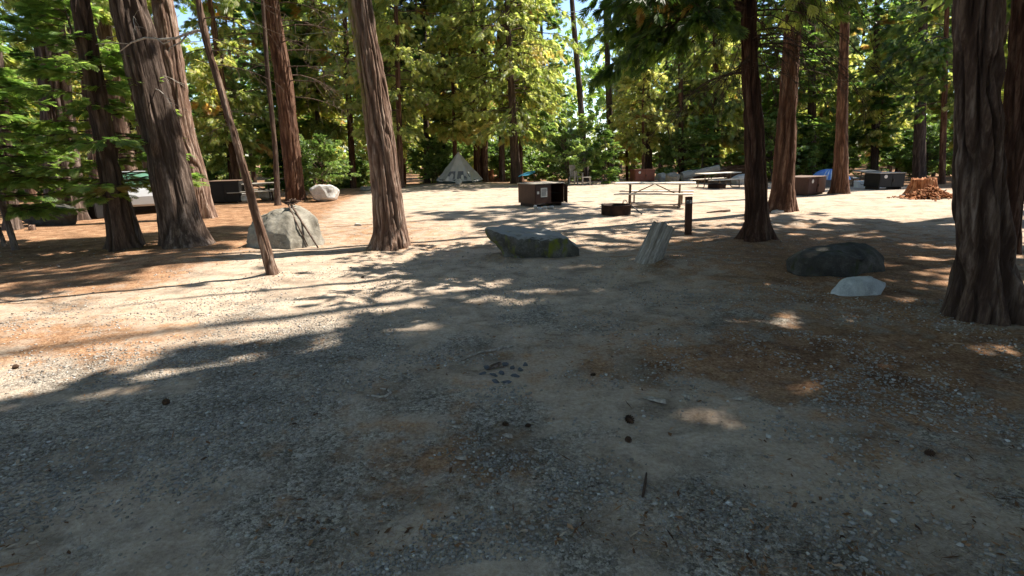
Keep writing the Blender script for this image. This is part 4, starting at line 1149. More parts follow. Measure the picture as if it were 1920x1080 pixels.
# ------------------------------------------------------------------ food storage lockers
def locker(label, loc, rotz, w, d, h, lift, steel, openr=False, plate='big', group=None, lid=None):
    """x: along the front, front faces -y; origin under the near-left front corner"""
    root = empty('food_locker', loc, label, 'food locker', group, rotz)
    m = MAT[steel]; t = .02
    if openr:
        mb = MB()
        mb.box((w, d, t), (w / 2, d / 2, lift + t / 2)); mb.box((w, t, h - t), (w / 2, d - t / 2, lift + t + (h - t) / 2))
        mb.box((t, d - t, h - t), (t / 2, (d - t) / 2, lift + t + (h - t) / 2)); mb.box((t, d - t, h - t), (w - t / 2, (d - t) / 2, lift + t + (h - t) / 2))
        mb.box((.06, .03, h - t), (w * .53, .016, lift + t + (h - t) / 2))
        mb.build('body', m, root)
        MB().box((w * .49 - t, .025, h - .05), (t + (w * .49 - t) / 2 + .003, -.004, lift + .01 + (h - .02) / 2), bev=.004).build('door', m, root)
        dr = MB().box((w * .43, .025, h - .05), (w * .215, 0, 0), bev=.004).build('door', m, root, (w + .005, -.014, lift + h / 2), RAD(-116))
        MB().tube([(w * .30, .014, .06), (w * .30, .06, .06), (w * .40, .06, .06)], .012, 6).build('handle', MAT['dark_steel'], dr)
        MB().box((w - .1, d - .1, .02), (w / 2, d / 2, lift + h * .5)).build('shelf', MAT['black_steel'], root)
    else:
        MB().box((w, d, h), (w / 2, d / 2, lift + h / 2), bev=.008).build('body', m, root)
        for k in (0, 1):
            dr = MB().box((w * .47, .02, h - .09), (w * (.255 + .49 * k), -.011, lift + h / 2), bev=.004).build('door', m, root)
        MB().box((.05, .03, .10), (w * .5 + .06, -.036, lift + h * .5), bev=.005).build('handle', MAT['dark_steel'], dr)
    MB().box((w + .05, d + .05, .025), (w / 2, d / 2, lift + h + .0135), bev=.006).build('lid', MAT[lid or 'plank_grey'], root)
    for sx in (.08, w - .08):
        MB().box((.06, d - .1, lift + .02), (sx, d / 2, lift / 2 - .012)).build('skid', MAT['dark_steel'], root)
    if plate == 'big':
        s_ = MB().box((.26, .006, .30), (w * .30, -.0205, lift + h * .58), bev=.002).build('notice', MAT['label_white'], root)
        ink = MB(); rg = random.Random(3)
        for r_ in range(6):
            x = -.10
            while x < .09:
                ww = rg.uniform(.015, .045); ink.box((min(ww, .10 - x), .003, .022), (w * .30 + x + ww / 2, -.0248, lift + h * .58 + .09 - r_ * .037)); x += ww + .008
        ink.build('notice_print', MAT['label_ink'], s_)
        MB().box((.085, .006, .085), (w * .10, -.0205, lift + h * .58), bev=.002).build('sticker', MAT['label_white'], root)
    elif plate == 'oval':
        MB().tube([(w * .23, -.022, lift + h * .78), (w * .23, -.030, lift + h * .78)], .075, 14).build('sticker', MAT['label_white'], root)
    return root
c = at(1003, 389)
locker('open brown steel food locker with white notice, its right door open, behind the flat boulder', c, RAD(32), 1.2, 1.0, .64, .10, 'brown_steel', True, lid='lid_sunlit')
c = at(1512, 368)
lk = locker('long brown closed food locker left of the slender red trunk, oval label on its front', c, RAD(36), 1.45, 1.0, .62, .06, 'brown_steel', plate='oval', lid='lid_brown')
c = at(1646, 356)
locker('black food locker in shade right of the blue tent and left of the rotten stump', c, RAD(4), 1.15, .9, .58, .10, 'black_steel', plate='oval', lid='plank_grey')
c = at(1190, 342)
locker('red-brown food locker seen behind the near picnic table top', c, RAD(8), 1.25, .9, .66, .06, 'red_steel', plate='oval', lid='red_steel')
c = at(455, 381)
locker('black food locker with brown top behind the left picnic table', c - np.array([1.35, 0, 0]), RAD(10), 1.2, 1.0, .85, .05, 'black_steel', plate='none', lid='lid_brown')
c = at(140, 412)
locker('black food locker in deep shade between the thick left trunks', c, RAD(-8), .85, .8, .62, .04, 'black_steel', plate='none', lid='dark_steel')

# ------------------------------------------------------------------ picnic tables
def bend(pts, rad=.06, n=4):
    """rounds the corners of a polyline"""
    out = [Vector(pts[0])]
    for i in range(1, len(pts) - 1):
        a, b_, c_ = Vector(pts[i - 1]), Vector(pts[i]), Vector(pts[i + 1])
        p0 = b_ + (a - b_).normalized() * rad; p1 = b_ + (c_ - b_).normalized() * rad
        for k in range(n + 1):
            t = k / n
            out.append(p0 * (1 - t) ** 2 + b_ * 2 * t * (1 - t) + p1 * t * t)
    out.append(Vector(pts[-1])); return out
def table(label, loc, rotz, L=2.45, plank='plank', frame='frame_tan', group=None):
    root = empty('picnic_table', loc, label, 'picnic table', group, rotz)
    mb = MB()
    for i in range(5): mb.box((L, .142, .042), (0, -.30 + i * .15, .745), bev=.006)
    mb.build('tabletop', MAT[plank], root)
    for sg in (-1, 1):
        mb = MB()
        for i in range(2): mb.box((L - .1, .125, .040), (0, sg * (.62 + .066 * (2 * i - 1)), .435), bev=.006)
        mb.build('bench', MAT[plank], root)
    r = .026
    for sx in (-1, 1):
        x = sx * (L / 2 - .48)
        mb = MB()
        for sg in (-1, 1):
            mb.tube(bend([(x, sg * .10, .722), (x, sg * .14, .35), (x, sg * .16, .03), (x, sg * .62, .03), (x, sg * .72, .03)], .09), r, 8)
            mb.tube(bend([(x + .06, sg * .12, .39), (x + .06, sg * .62, .39), (x + .06, sg * .66, .03)], .05), r, 8)
        mb.tube([(x, -.30, .712), (x, .30, .712)], r * .7, 8)
        mb.build('leg_frame', MAT[frame], root)
        MB().tube([(sx * .04, 0, .70), (x - sx * .02, 0, .36)], .017, 8).build('brace', MAT[frame], root)
    return root
pA = on_plane(1146, 340, 17.6); 
cc = at(1226, 386)
table('near sunlit picnic table behind the number post', cc, RAD(-20), 2.55)
cc = at(1345, 352)
table('far sunlit picnic table behind the dark centre trunk, a fire ring at its foot', cc, RAD(26), 2.5)
cc = at(478, 377)
table('grey picnic table at left behind the thin crooked trunk', cc, RAD(28), 2.2, 'plank_grey', 'dark_steel')
cc = at(1622, 349)
table('weathered picnic table in shade between the blue tent and the black locker', cc, RAD(70), 1.9, 'plank_grey', 'frame_tan')

# ------------------------------------------------------------------ fire rings
def fire_ring(label, loc, R, h, grate=True, rotz=0):
    root = empty('fire_ring', loc, label, 'fire ring', rotz=rotz)
    n = 40; V = []; F = []
    for k in range(n):
        a = 2 * math.pi * k / n; c_, s_ = math.cos(a), math.sin(a)
        for rr, z in ((R, -.05), (R, h), (R + .012, h + .004), (R + .012, h + .016), (R - .018, h + .016), (R - .018, -.05)): V.append((rr * c_, rr * s_, z))
    for k in range(n):
        for j in range(5):
            F.append((k * 6 + j, ((k + 1) % n) * 6 + j, ((k + 1) % n) * 6 + j + 1, k * 6 + j + 1))
    mk('ring', np.array(V), [np.array(F)], MAT['rust'], root)
    rng = np.random.default_rng(3)
    mb = MB()
    mb.tube([(0, 0, -.04), (0, 0, .06)], R - .03, 20)
    mb.build('ash_bed', MAT['dark_steel'], root)
    if grate:
        mb = MB()
        W = R * .95
        mb.tube([(0, -W / 2, 0), (W * .9, -W / 2, 0), (W * .9, W / 2, 0), (0, W / 2, 0), (0, -W / 2, 0)], .012, 6)
        for k in range(1, 12): mb.tube([(0, -W / 2 + W * k / 12, 0), (W * .9, -W / 2 + W * k / 12, 0)], .006, 5)
        g = mb.build('grate', MAT['black_steel'], root, (R + .02, 0, h - .02)); g.rotation_euler.y = RAD(38)
        for sy in (-.16, .16):
            pts = [(0, sy, h - .01)] + [(.06 - .06 * math.cos(a), sy, h + .06 + .07 * math.sin(a)) for a in np.linspace(0, math.pi, 7)] + [(.12, sy, h - .01)]
            pts = [(p[0] + R * .45, p[1], p[2]) for p in pts]
            MB().tube(pts, .009, 6).build('handle', MAT['black_steel'], root)
    return root
c = at(1160, 405); fire_ring('rusty fire ring with a tipped grate, left of the near picnic table', c + np.array([0, .4, 0]), .42, .27, True, RAD(-10))
c = at(1348, 354); fire_ring('rusty fire ring at the foot of the far picnic table', c + np.array([0, .3, 0]), .42, .2, False)

# ------------------------------------------------------------------ tepee tent
b = on_plane(862, 343, 33.2); b[2] = float(terrain(b[0], b[1]))
s = vdepth(b) / FPX
tent = empty('tepee_tent', b, 'grey pyramid tent with dark mesh windows at the far edge of the clearing', 'tent')
W = 41 * s; Ht = 55 * s
def tent_geo():
    nseg = 96; nz = 30
    V = []
    for j in range(nz + 1):
        t = j / nz
        for k in range(nseg):
            a = 2 * math.pi * k / nseg
            # 6-sided with slightly hollow panels
            ph = (a % (math.pi / 3)) - math.pi / 6
            rr = W * 1.06 * math.cos(math.pi / 6) / math.cos(ph)
            rr *= 1 - .055 * math.cos(ph * 3) * math.sin(math.pi * min(1, t * 1.1))
            r_ = rr * (1 - t) ** 1.06 + .035
            wr = .018 * math.sin(a * 23 + t * 9) * (1 - t) + .015 * math.sin(a * 11 - t * 17)
            V.append((r_ * math.cos(a) * (1 + wr), r_ * math.sin(a) * (1 + wr) * .9, .07 + (Ht - .07) * t + (.06 * (1 - t) * (.5 + .5 * math.cos(6 * a)))))
    F = []
    for j in range(nz):
        for k in range(nseg): F.append((j * nseg + k, j * nseg + (k + 1) % nseg, (j + 1) * nseg + (k + 1) % nseg, (j + 1) * nseg + k))
    return np.array(V), np.array(F)
V, F = tent_geo()
mk('canopy', V, [F], MAT['tent_cloth'], tent, True)
def tpt(u, t, off=.03):
    """point on the front panel (facing the camera): u sideways, t up"""
    a = -math.pi / 2 + u
    ph = (a % (math.pi / 3)) - math.pi / 6
    rr = W * 1.06 * math.cos(math.pi / 6) / math.cos(ph); rr *= 1 - .055 * math.cos(ph * 3) * math.sin(math.pi * min(1, t * 1.1))
    r_ = rr * (1 - t) ** 1.06 + .035 + off
    return (r_ * math.cos(a), r_ * math.sin(a) * .9, .07 + (Ht - .07) * t)
for u0, u1 in ((-.66, -.16), (-.06, .66)):
    V = []; F = []; n_ = 8
    for j in range(n_ + 1):
        for i in range(n_ + 1):
            t = .10 + .25 * j / n_; q = i / n_ + (.12 * (j / n_) * (.5 - i / n_))
            V.append(tpt(u0 + (u1 - u0) * q, t))
    for j in range(n_):
        for i in range(n_): F.append((j * (n_ + 1) + i, j * (n_ + 1) + i + 1, (j + 1) * (n_ + 1) + i + 1, (j + 1) * (n_ + 1) + i))
    mk('window', np.array(V), [np.array(F)], MAT['tent_mesh'], tent, True)
MB().tube([(0, 0, .1), (.0, 0, Ht - .05), (.03, 0, Ht + .22)], .025, 8).build('pole', MAT['frame_tan'], tent)
V = []; F = []
for k in range(48):
    a = 2 * math.pi * k / 48; ph = (a % (math.pi / 3)) - math.pi / 6; rr = W * 1.06 * math.cos(math.pi / 6) / math.cos(ph)
    V += [(rr * .985 * math.cos(a), rr * .985 * math.sin(a) * .9, -.05), (rr * .965 * math.cos(a), rr * .965 * math.sin(a) * .9, .2)]
for k in range(48): F.append((2 * k, 2 * ((k + 1) % 48), 2 * ((k + 1) % 48) + 1, 2 * k + 1))
mk('floor_skirt', np.array(V), [np.array(F)], MAT['tent_floor'], tent)

# ------------------------------------------------------------------ blue dome tent with camp things
b = at(1582, 352); b = b + np.array([0, 1.2, 0]); b[2] = float(terrain(b[0], b[1])); s = vdepth(b) / FPX
dome = empty('dome_tent', b, 'blue dome tent behind the slender red trunk', 'tent')
def dome_patch(name, W, D, H, a0, a1, e0, e1, off, mat, n=24):
    V = []; F = []
    for j in range(n + 1):
        for i in range(n + 1):
            a = a0 + (a1 - a0) * i / n; e = e0 + (e1 - e0) * j / n
            sag = 1 - .05 * (.5 - .5 * math.cos(4 * a)) + off
            V.append((W * math.cos(a) * math.cos(e) ** .8 * sag, D * math.sin(a) * math.cos(e) ** .8 * sag, H * max(0, math.sin(e)) ** .9 * (1 + off)))
    for j in range(n):
        for i in range(n): F.append((j * (n + 1) + i, j * (n + 1) + i + 1, (j + 1) * (n + 1) + i + 1, (j + 1) * (n + 1) + i))
    return mk(name, np.array(V), [np.array(F)], MAT[mat], dome, True)
Wd = 32 * s; Hd = 32 * s
dome_patch('inner_tent', Wd * .94, 1.1, Hd * .95, 0, 2 * math.pi, .0, math.pi / 2 - .02, 0, 'tent_mesh', 36)
fly = dome_patch('rainfly', Wd, 1.2, Hd, 0, 2 * math.pi, .42, math.pi / 2 - .001, .03, 'blue_cloth', 36)
for k in range(3):
    a = math.pi * 1.16 + k * .20
    st_ = dome_patch('stripe', Wd, 1.2, Hd, a, a + .07, .45, 1.2, .042, 'pale_blue', 10); st_.parent = fly
dome_patch('top_panel', Wd, 1.2, Hd, math.pi * 1.45, math.pi * 1.9, .72, 1.45, .042, 'pale_blue', 12)

def box_thing(name, label, cat, px, py, size, mat, rotz=0, bev=.02):
    o = MB().box(size, (0, 0, size[2] / 2), bev=bev).build(name, MAT[mat]); o.location = at(px, py); o.rotation_euler.z = rotz
    return tag(o, label, cat)
def cooler(label, px, py, w, d, h, rotz=0):
    root = empty('cooler', at(px, py), label, 'cooler', rotz=rotz)
    MB().box((w, d, h * .8), (0, 0, h * .4), bev=.02).build('body', MAT['cooler'], root)
    MB().box((w + .03, d + .03, h * .2), (0, 0, h * .9 + .003), bev=.02).build('lid', MAT['cooler'], root)
    MB().tube(bend([(-w * .3, -d / 2 - .01, h * .62), (-w * .3, -d / 2 - .05, h * .5), (w * .3, -d / 2 - .05, h * .5), (w * .3, -d / 2 - .01, h * .62)], .03), .01, 6).build('handle', MAT['rubber'], root)
    return root
cooler('white cooler on the ground in front of the blue tent, right of the slender trunk', 1614, 352, .5, .35, .32)
cooler('white cooler beside the left side of the black locker by the blue tent', 1640, 353, .42, .32, .3, .2)
# camp chair by the forest edge
def chair(label, px, py, rotz):
    root = empty('camp_chair', at(px, py), label, 'chair', rotz=rotz); m = MAT['plank_grey']
    mb = MB()
    for i in range(4): mb.box((.10, .5, .025), (-.2 + i * .13, 0, .42))
    mb.build('seat', m, root)
    mb = MB()
    for i in range(4): mb.box((.10, .025, .62), (-.2 + i * .13, .27, .76), rot=(RAD(-12), 0, 0))
    mb.build('backrest', m, root)
    for sx in (-.27, .27):
        for sy in (-.24, .24): MB().box((.05, .07, .44 if sy > 0 else .62), (sx, sy, .22 if sy > 0 else .31)).build('leg', m, root)
        MB().box((.09, .58, .025), (sx, 0, .635)).build('armrest', m, root)
    return root
chair('weathered wooden chair at the forest edge, right of the open food locker', 1080, 346, .5)
stool = empty('camp_stool', at(1099, 347), 'low wooden stool right of the weathered wooden chair', 'stool')
MB().box((.5, .36, .04), (0, 0, .42), bev=.005).build('seat', MAT['plank_grey'], stool)
for sx in (-.2, .2):
    for sy in (-.13, .13): MB().box((.05, .05, .4), (sx, sy, .199)).build('leg', MAT['plank_grey'], stool)
# teal tarp behind the open locker
bt = at(988, 345); V = []; F = []
n_ = 10
for j in range(n_ + 1):
    for i in range(n_ + 1):
        u = i / n_ - .5; v = j / n_ - .5
        V.append((u * 1.0, v * .9, .62 + .22 * u - .5 * v * v + .03 * math.sin(7 * u + 5 * v)))
for j in range(n_):
    for i in range(n_): F.append((j * (n_ + 1) + i, j * (n_ + 1) + i + 1, (j + 1) * (n_ + 1) + i + 1, (j + 1) * (n_ + 1) + i))
tarp = empty('camp_shelter', bt + np.array([0, .8, 0]), 'small blue tarp shelter just behind the open food locker', 'tarp')
mk('tarp', np.array(V), [np.array(F)], MAT['teal_cloth'], tarp, True)
for sx, zz in ((-.48, .41), (.48, .63)):
    for sy in (-.42, .42): MB().tube([(sx, sy, -.05), (sx, sy, zz)], .014, 6).build('pole', MAT['frame_tan'], tarp)

# ------------------------------------------------------------------ stumps
def stump(label, px, py, wpx, hpx, mat, seed, jag, depth_off=.5, flare=.35):
    b = at(px, py); b = b + np.array([0, depth_off, 0]); b[2] = float(terrain(b[0], b[1])); s = vdepth(b) / FPX
    V, Fs = log_geo(wpx * s / 2, hpx * s, 72, seed, .03, jag, .12)
    z = V[:, 2]
    f = 1 + flare * np.exp(-np.maximum(z, 0) / (hpx * s * .35)) * (1 + .6 * vnoise(np.stack([V[:, 0] * 4, V[:, 1] * 4, 0 * z], -1), seed))
    V[:, 0] *= f; V[:, 1] *= f
    o = mk('tree_stump', V, Fs, MAT[mat], None, True); o.location = b
    return tag(o, label, 'stump')
t = NT('rotten_wood')
v = t.coord((10, 10, 1.5)); a = t.noise(1, 5, v, .65, .6)
c = t.ramp(a, [(.34, (.10, .035, .016)), (.5, (.30, .115, .05)), (.68, (.46, .26, .14))])
MAT['rotten_wood'] = t.set(c, .9, t.bump(a, .9, .04), .1)
stump('big red rotten stump left of the massive right-hand trunk', 1746, 366, 44, 27, 'rotten_wood', 71, .09, flare=.30)
stump('broken orange stump right of the grey tent', 920, 339, 13, 22, 'rotten_wood', 72, .16)
def pile(label, px, py, wpx, hpx, n, mat, seed, cat='bark pile', dpx=.35):
    b = at(px, py); s = vdepth(b) / FPX; rng = np.random.default_rng(seed)
    W = wpx * s / 2; H = hpx * s
    V = []; F = []
    for k in range(n):
        r = abs(rng.normal(0, .5)); a = rng.uniform(0, 6.28)
        x = W * r * math.cos(a); y = W * dpx * 2 * r * math.sin(a); z = max(0, H * (1 - r)) * rng.uniform(.3, 1.0) + .02
        L = rng.uniform(.06, .26); w = L * rng.uniform(.2, .5); h = .02
        M_ = (Matrix.Rotation(rng.uniform(0, 6.28), 3, 'Z') @ Matrix.Rotation(rng.normal(0, .5), 3, 'Y') @ Matrix.Rotation(rng.normal(0, .5), 3, 'X'))
        q = [(-L, -w, -h), (L, -w * .5, -h), (L * .8, w, -h), (-L * .7, w * .7, -h), (-L * .9, -w * .8, h), (L * .8, -w * .4, h), (L * .7, w * .8, h), (-L * .6, w * .5, h)]
        base = len(V)
        for p in q:
            p = M_ @ Vector(p) * .5; V.append((p.x + x, p.y + y, p.z + z))
        for f in ((0, 3, 2, 1), (4, 5, 6, 7), (0, 1, 5, 4), (1, 2, 6, 5), (2, 3, 7, 6), (3, 0, 4, 7)): F.append([base + i for i in f])
    # solid heart of the heap
    o = mk('bark_pile', np.array(V), [np.array(F)], MAT[mat]); o.location = b
    return tag(o, label, cat, kind='stuff')
pile('heap of red bark chips spilling from the big rotten stump', 1742, 371, 96, 20, 1100, 'rotten_wood', 73)
pile('orange wood chips spilling right of the broken stump by the tent', 932, 340, 44, 8, 200, 'rotten_wood', 74)

# ------------------------------------------------------------------ fallen log behind the far table
b = on_plane(1296, 330, 35.0); b[2] = float(terrain(b[0], b[1])); s = vdepth(b) / FPX
L = 105 * s
V, Fs = log_geo(.42, L, 56, 81, .035, .15, .13)
o = mk('fallen_log', V, Fs, MAT['red_bark'], None, True); o.location = b + np.array([0, 0, .34]); o.rotation_euler = (0, RAD(86), RAD(8))
tag(o, 'long fallen log lying behind the far picnic table', 'log')
b = on_plane(1290, 336, 33.6); b[2] = float(terrain(b[0], b[1])); V, Fs = log_geo(.22, 62 * vdepth(b) / FPX, 40, 82, .02, .1, .1)
o = mk('fallen_log', V, Fs, MAT['plank_grey'], None, True); o.location = b + np.array([-.2, 0, .42]); o.rotation_euler = (0, RAD(78), RAD(-4))
tag(o, 'pale barkless log propped on the boulders left of the long fallen log', 'log')
stick('branch', [at(1368, 397) + np.array([0, 0, .03]), at(1350, 399) + np.array([0, 0, .05]), at(1325, 400) + np.array([0, 0, .02])], [.04, .03, .015], 'dark_bark', 'short dark branch on the sunlit dirt right of the number post', 'branch')
# cut round by the black boulder at left
b = at(61, 432); V, Fs = log_geo(.085, .14, 36, 83, .006, .01, .05)
o = mk('log_round', V, Fs, MAT['cedar_bark'], None, True); o.location = b
tag(o, 'small cut log round standing in front of the black boulder at left', 'log')

# ------------------------------------------------------------------ white car behind the left trunks
bc = at(284, 402); bc = bc + np.array([-1.4, 2.0, 0]); bc[2] = float(terrain(bc[0], bc[1]))
car = empty('parked_car', bc, 'white car parked behind the thick left trunks, mostly hidden', 'car', rotz=RAD(121))
def loft(name, secs, mat, parent, sm=False):
    V = np.array([p for s_ in secs for p in s_]); n_ = len(secs[0]); F = []
    for i in range(len(secs) - 1):
        for k in range(n_): F.append((i * n_ + k, i * n_ + (k + 1) % n_, (i + 1) * n_ + (k + 1) % n_, (i + 1) * n_ + k))
    bm = bmesh.new(); vs = [bm.verts.new(p) for p in V]
    for f in F: bm.faces.new([vs[i] for i in f])
    bm.faces.new(vs[:n_][::-1]); bm.faces.new(vs[-n_:])
    bmesh.ops.recalc_face_normals(bm, faces=bm.faces[:])
    me = bpy.data.meshes.new(name); bm.to_mesh(me); bm.free(); me.materials.append(MAT[mat])
    o = bpy.data.objects.new(name, me); COL.objects.link(o); o.parent = parent; return o
prof = [(-2.2, .35, .62), (-2.1, .28, .85), (-1.5, .25, .95), (-.9, .25, .98), (.6, .25, 1.0), (1.7, .25, .98), (2.1, .28, .92), (2.2, .35, .75)]
loft('body', [[(x, -.82, z0), (x, -.86, (z0 + z1) / 2), (x, -.78, z1), (x, .78, z1), (x, .86, (z0 + z1) / 2), (x, .82, z0)] for x, z0, z1 in prof], 'car_white', car)
loft('cabin_glass', [[(x, -w_, .985), (x, -w_ + .02 * (z1 - .9), .985 + (z1 - .985) * .5), (x, -w_ + .12, z1), (x, w_ - .12, z1), (x, w_ - .02, .985 + (z1 - .985) * .5), (x, w_, .985)] for x, w_, z1 in ((-1.0, .72, 1.0), (-.3, .74, 1.4), (1.0, .74, 1.42), (1.75, .72, 1.02))], 'car_glass', car)
MB().box((1.35, 1.2, .03), (.35, 0, 1.435), bev=.01).build('roof', MAT['car_white'], car)
for wx in (-1.35, 1.35):
    for wy in (-.80, .80):
        w_ = MB().tube([(wx, wy - .11, .31), (wx, wy + .11, .31)], .31, 24).build('wheel', MAT['rubber'], car)
        MB().tube([(wx, wy - .122 * (1 if wy < 0 else -1), .31), (wx, wy - .112 * (1 if wy < 0 else -1), .31)], .19, 16).build('rim', MAT['alloy'], w_)
for sy in (-.6, .6): MB().box((.04, .3, .12), (-2.19, sy, .70), bev=.01).build('headlight', MAT['label_white'], car)

# ------------------------------------------------------------------ overhead wires
for i, (ya, yb2, lab) in enumerate(((10, 2, 'top'), (14, 7, 'middle'), (46, 41, 'lowest'))):
    y0 = 36.0 - i * .4
    pts = []
    pa = on_plane(802, ya, y0); pb = on_plane(862, yb2, y0); dirv = (pb - pa) / (pb[0] - pa[0])
    for x in np.linspace(-34, 26, 40):
        p = pa + dirv * (x - pa[0]); p[2] += .0006 * (x + 4) ** 2 * 1.0
        pts.append(p)
    stick('power_line', pts, .018, 'wire', f'{lab} of the three overhead wires crossing between the trees', 'wire', nn=5)

# ------------------------------------------------------------------ debris
rng = np.random.default_rng(5)
ico = []
for k in range(7):
    bm = bmesh.new(); bmesh.ops.create_icosphere(bm, subdivisions=1, radius=1)
    P = np.array([v.co for v in bm.verts]); F_ = np.array([[v.index for v in f.verts] for f in bm.faces]); bm.free()
    sc = rng.uniform(.6, 1.15, (len(P), 1)); P = P * sc * np.array([rng.uniform(.8, 1.3), rng.uniform(.6, 1.0), rng.uniform(.4, .75)])
    ico.append((P, F_))
def scatter_pebbles(n, rmin, rmax, smin, smax, seed, dens=None):
    rng = np.random.default_rng(seed)
    r = rmin * (rmax / rmin) ** rng.random(n); a = rng.uniform(-.86, .86, n)
    x = r * np.sin(a); y = r * np.cos(a)
    g = n2(x, y, 1.1, 91, 3) + .35 * n2(x, y, 3.2, 92, 2) + .10 * (x < 0) - .25 * np.exp(-((x - .9) ** 2 + (y - 4.0) ** 2) / .7)
    keep = rng.random(n) < np.clip(.22 + 2.6 * g, .03, 1)
    x, y = x[keep], y[keep]; n = len(x)
    sz = smin * (smax / smin) ** (rng.random(n) ** 1.5)
    z = terrain(x, y) + sz * .12
    z = z + micro(x, y)
    return x, y, z, sz
Vs = []; Fs_ = []; Ts = []; off = 0
for seed, n, r0, r1, s0, s1 in ((1, 80000, 2.0, 9.0, .005, .017), (2, 11000, 2.2, 16, .009, .024)):
    x, y, z, sz = scatter_pebbles(n, r0, r1, s0, s1, seed)
    rng = np.random.default_rng(seed + 50)
    kind = rng.integers(0, len(ico), len(x)); rot = rng.uniform(0, 6.28, len(x))
    tint = np.clip(rng.normal(.38, .25, len(x)), 0, .92); tint[rng.random(len(x)) < .012] = 1.0
    for k, (P, F_) in enumerate(ico):
        m = kind == k; nn = m.sum()
        c_, s_ = np.cos(rot[m])[:, None], np.sin(rot[m])[:, None]
        Q = np.stack([P[None, :, 0] * c_ - P[None, :, 1] * s_, P[None, :, 0] * s_ + P[None, :, 1] * c_, np.repeat(P[None, :, 2], nn, 0)], -1) * sz[m][:, None, None]
        Q += np.stack([x[m], y[m], z[m]], -1)[:, None]
        Vs.append(Q.reshape(-1, 3)); Fs_.append((F_[None] + (np.arange(nn) * len(P))[:, None, None]).reshape(-1, 3) + off); off += nn * len(P)
        Ts.append(np.repeat(tint[m], len(P)))
t = NT('pebble')
tn = t.attr('tint')
c = t.ramp(tn, [(0.0, (.10, .085, .07)), (.35, (.24, .215, .185)), (.65, (.36, .33, .295)), (.9, (.50, .47, .43)), (1.0, (.70, .69, .66))])
c = t.mix(.35, c, t.ramp(t.noise(60, 3, t.coord()), [(.3, (.18, .16, .14)), (.7, (.42, .39, .35))]))
MAT['pebble'] = t.set(c, .85, None, .25)
tag(mk('gravel', np.concatenate(Vs), [np.concatenate(Fs_)], MAT['pebble'], None, False, {'tint': np.concatenate(Ts)}), 'loose grey gravel scattered over the dirt drive', 'gravel', kind='stuff')

# needles, twigs and bark flakes as litter
def litter(n, rmin, rmax, lmin, lmax, wid, seed, dens):
    rng = np.random.default_rng(seed)
    r = rmin * (rmax / rmin) ** rng.random(n); a = rng.uniform(-.86, .86, n)
    x = r * np.sin(a); y = r * np.cos(a)
    g = n2(x, y, .6, 95, 3)
    foot = []
    for b, r_ in BASES:
        m = int(n * .012); a2 = rng.uniform(0, 6.28, m); q = r_ * .75 + np.abs(rng.normal(0, .35, m))
        foot.append(np.stack([b[0] + q * np.cos(a2), b[1] + q * np.sin(a2)], -1))
    foot = np.concatenate(foot)
    keep = rng.random(n) < np.clip(dens + 1.6 * g, .02, 1)
    x, y = np.concatenate([x[keep], foot[:, 0]]), np.concatenate([y[keep], foot[:, 1]]); n = len(x)
    L = lmin * (lmax / lmin) ** rng.random(n); w = L * wid if wid > .02 else np.full(n, .0022)
    th = rng.uniform(0, 6.28, n); tilt = rng.normal(0, .18, n)
    d = np.stack([np.cos(th), np.sin(th), tilt], -1) * L[:, None] / 2
    sd = np.stack([-np.sin(th), np.cos(th), rng.normal(0, .25, n)], -1) * w[:, None] / 2
    z = terrain(x, y) + micro(x, y) + .006 + np.abs(tilt) * L * .5
    c = np.stack([x, y, z], -1)
    V = np.stack([c - d - sd * .6, c - d * .1 - sd, c + d, c + d * .2 + sd], 1)
    return V.reshape(-1, 3), np.repeat(rng.random(n), 4)
parts = [litter(26000, 2.1, 10, .03, .09, .01, 11, .42), litter(7000, 2.1, 16, .012, .05, .45, 12, .45), litter(1000, 2.2, 16, .045, .12, .10, 13, .4)]
Vl = np.concatenate([p[0] for p in parts]); tl = np.concatenate([p[1] for p in parts])
t = NT('litter')
MAT['litter'] = t.set(t.ramp(t.attr('tint'), [(0, (.05, .03, .02)), (.35, (.16, .08, .04)), (.7, (.34, .19, .10)), (1.0, (.45, .36, .27))]), .9, None, .1)
tag(mk('needle_litter', Vl, [np.arange(len(Vl)).reshape(-1, 4)], MAT['litter'], None, False, {'tint': tl}), 'fallen needles, twigs and bark flakes on the dirt', 'litter', kind='stuff')

# pine cones
def cone(label, px, py, L, group):
    b = at(px, py); rng = np.random.default_rng(px)
    V = []; F = []
    nr, ns = 9, 8
    for j in range(nr):
        t_ = j / (nr - 1); R = L * .36 * math.sin(math.pi * min(1, .12 + .86 * t_)) ** .8
        for k in range(ns):
            a = 2 * math.pi * (k + .5 * (j % 2)) / ns
            x0 = L * (t_ - .5); base = len(V)
            for rr, dx, da in ((R * .45, 0, 0), (R * 1.05, L * .06, -.3), (R * 1.18, L * .10, 0), (R * 1.05, L * .06, .3)):
                V.append((x0 + dx, rr * math.cos(a + da), rr * math.sin(a + da)))
            F.append((base, base + 1, base + 2, base + 3))
    bm = bmesh.new(); bmesh.ops.create_icosphere(bm, subdivisions=2, radius=1)
    base = len(V)
    for v in bm.verts: V.append((v.co.x * L * .48, v.co.y * L * .24, v.co.z * L * .24))
    T = [[base + v.index for v in f.verts] for f in bm.faces]; bm.free()
    o = mk('pine_cone', np.array(V), [np.array(F), np.array(T)], MAT['cone'])
    o.location = b + np.array([0, 0, L * .2]); o.rotation_euler = (0, rng.normal(0, .1), rng.uniform(0, 6.28))
    return tag(o, label, 'pine cone', group)
for px, py, L in [(312, 757, .065), (1180, 790, .075), (1742, 853, .06), (1178, 828, .055), (1112, 705, .05), (948, 798, .05), (990, 800, .045), (680, 521, .05), (30, 690, .06)]:
    cone('dark pine cone lying on the dirt', px, py, L, 'pine cones on the ground')

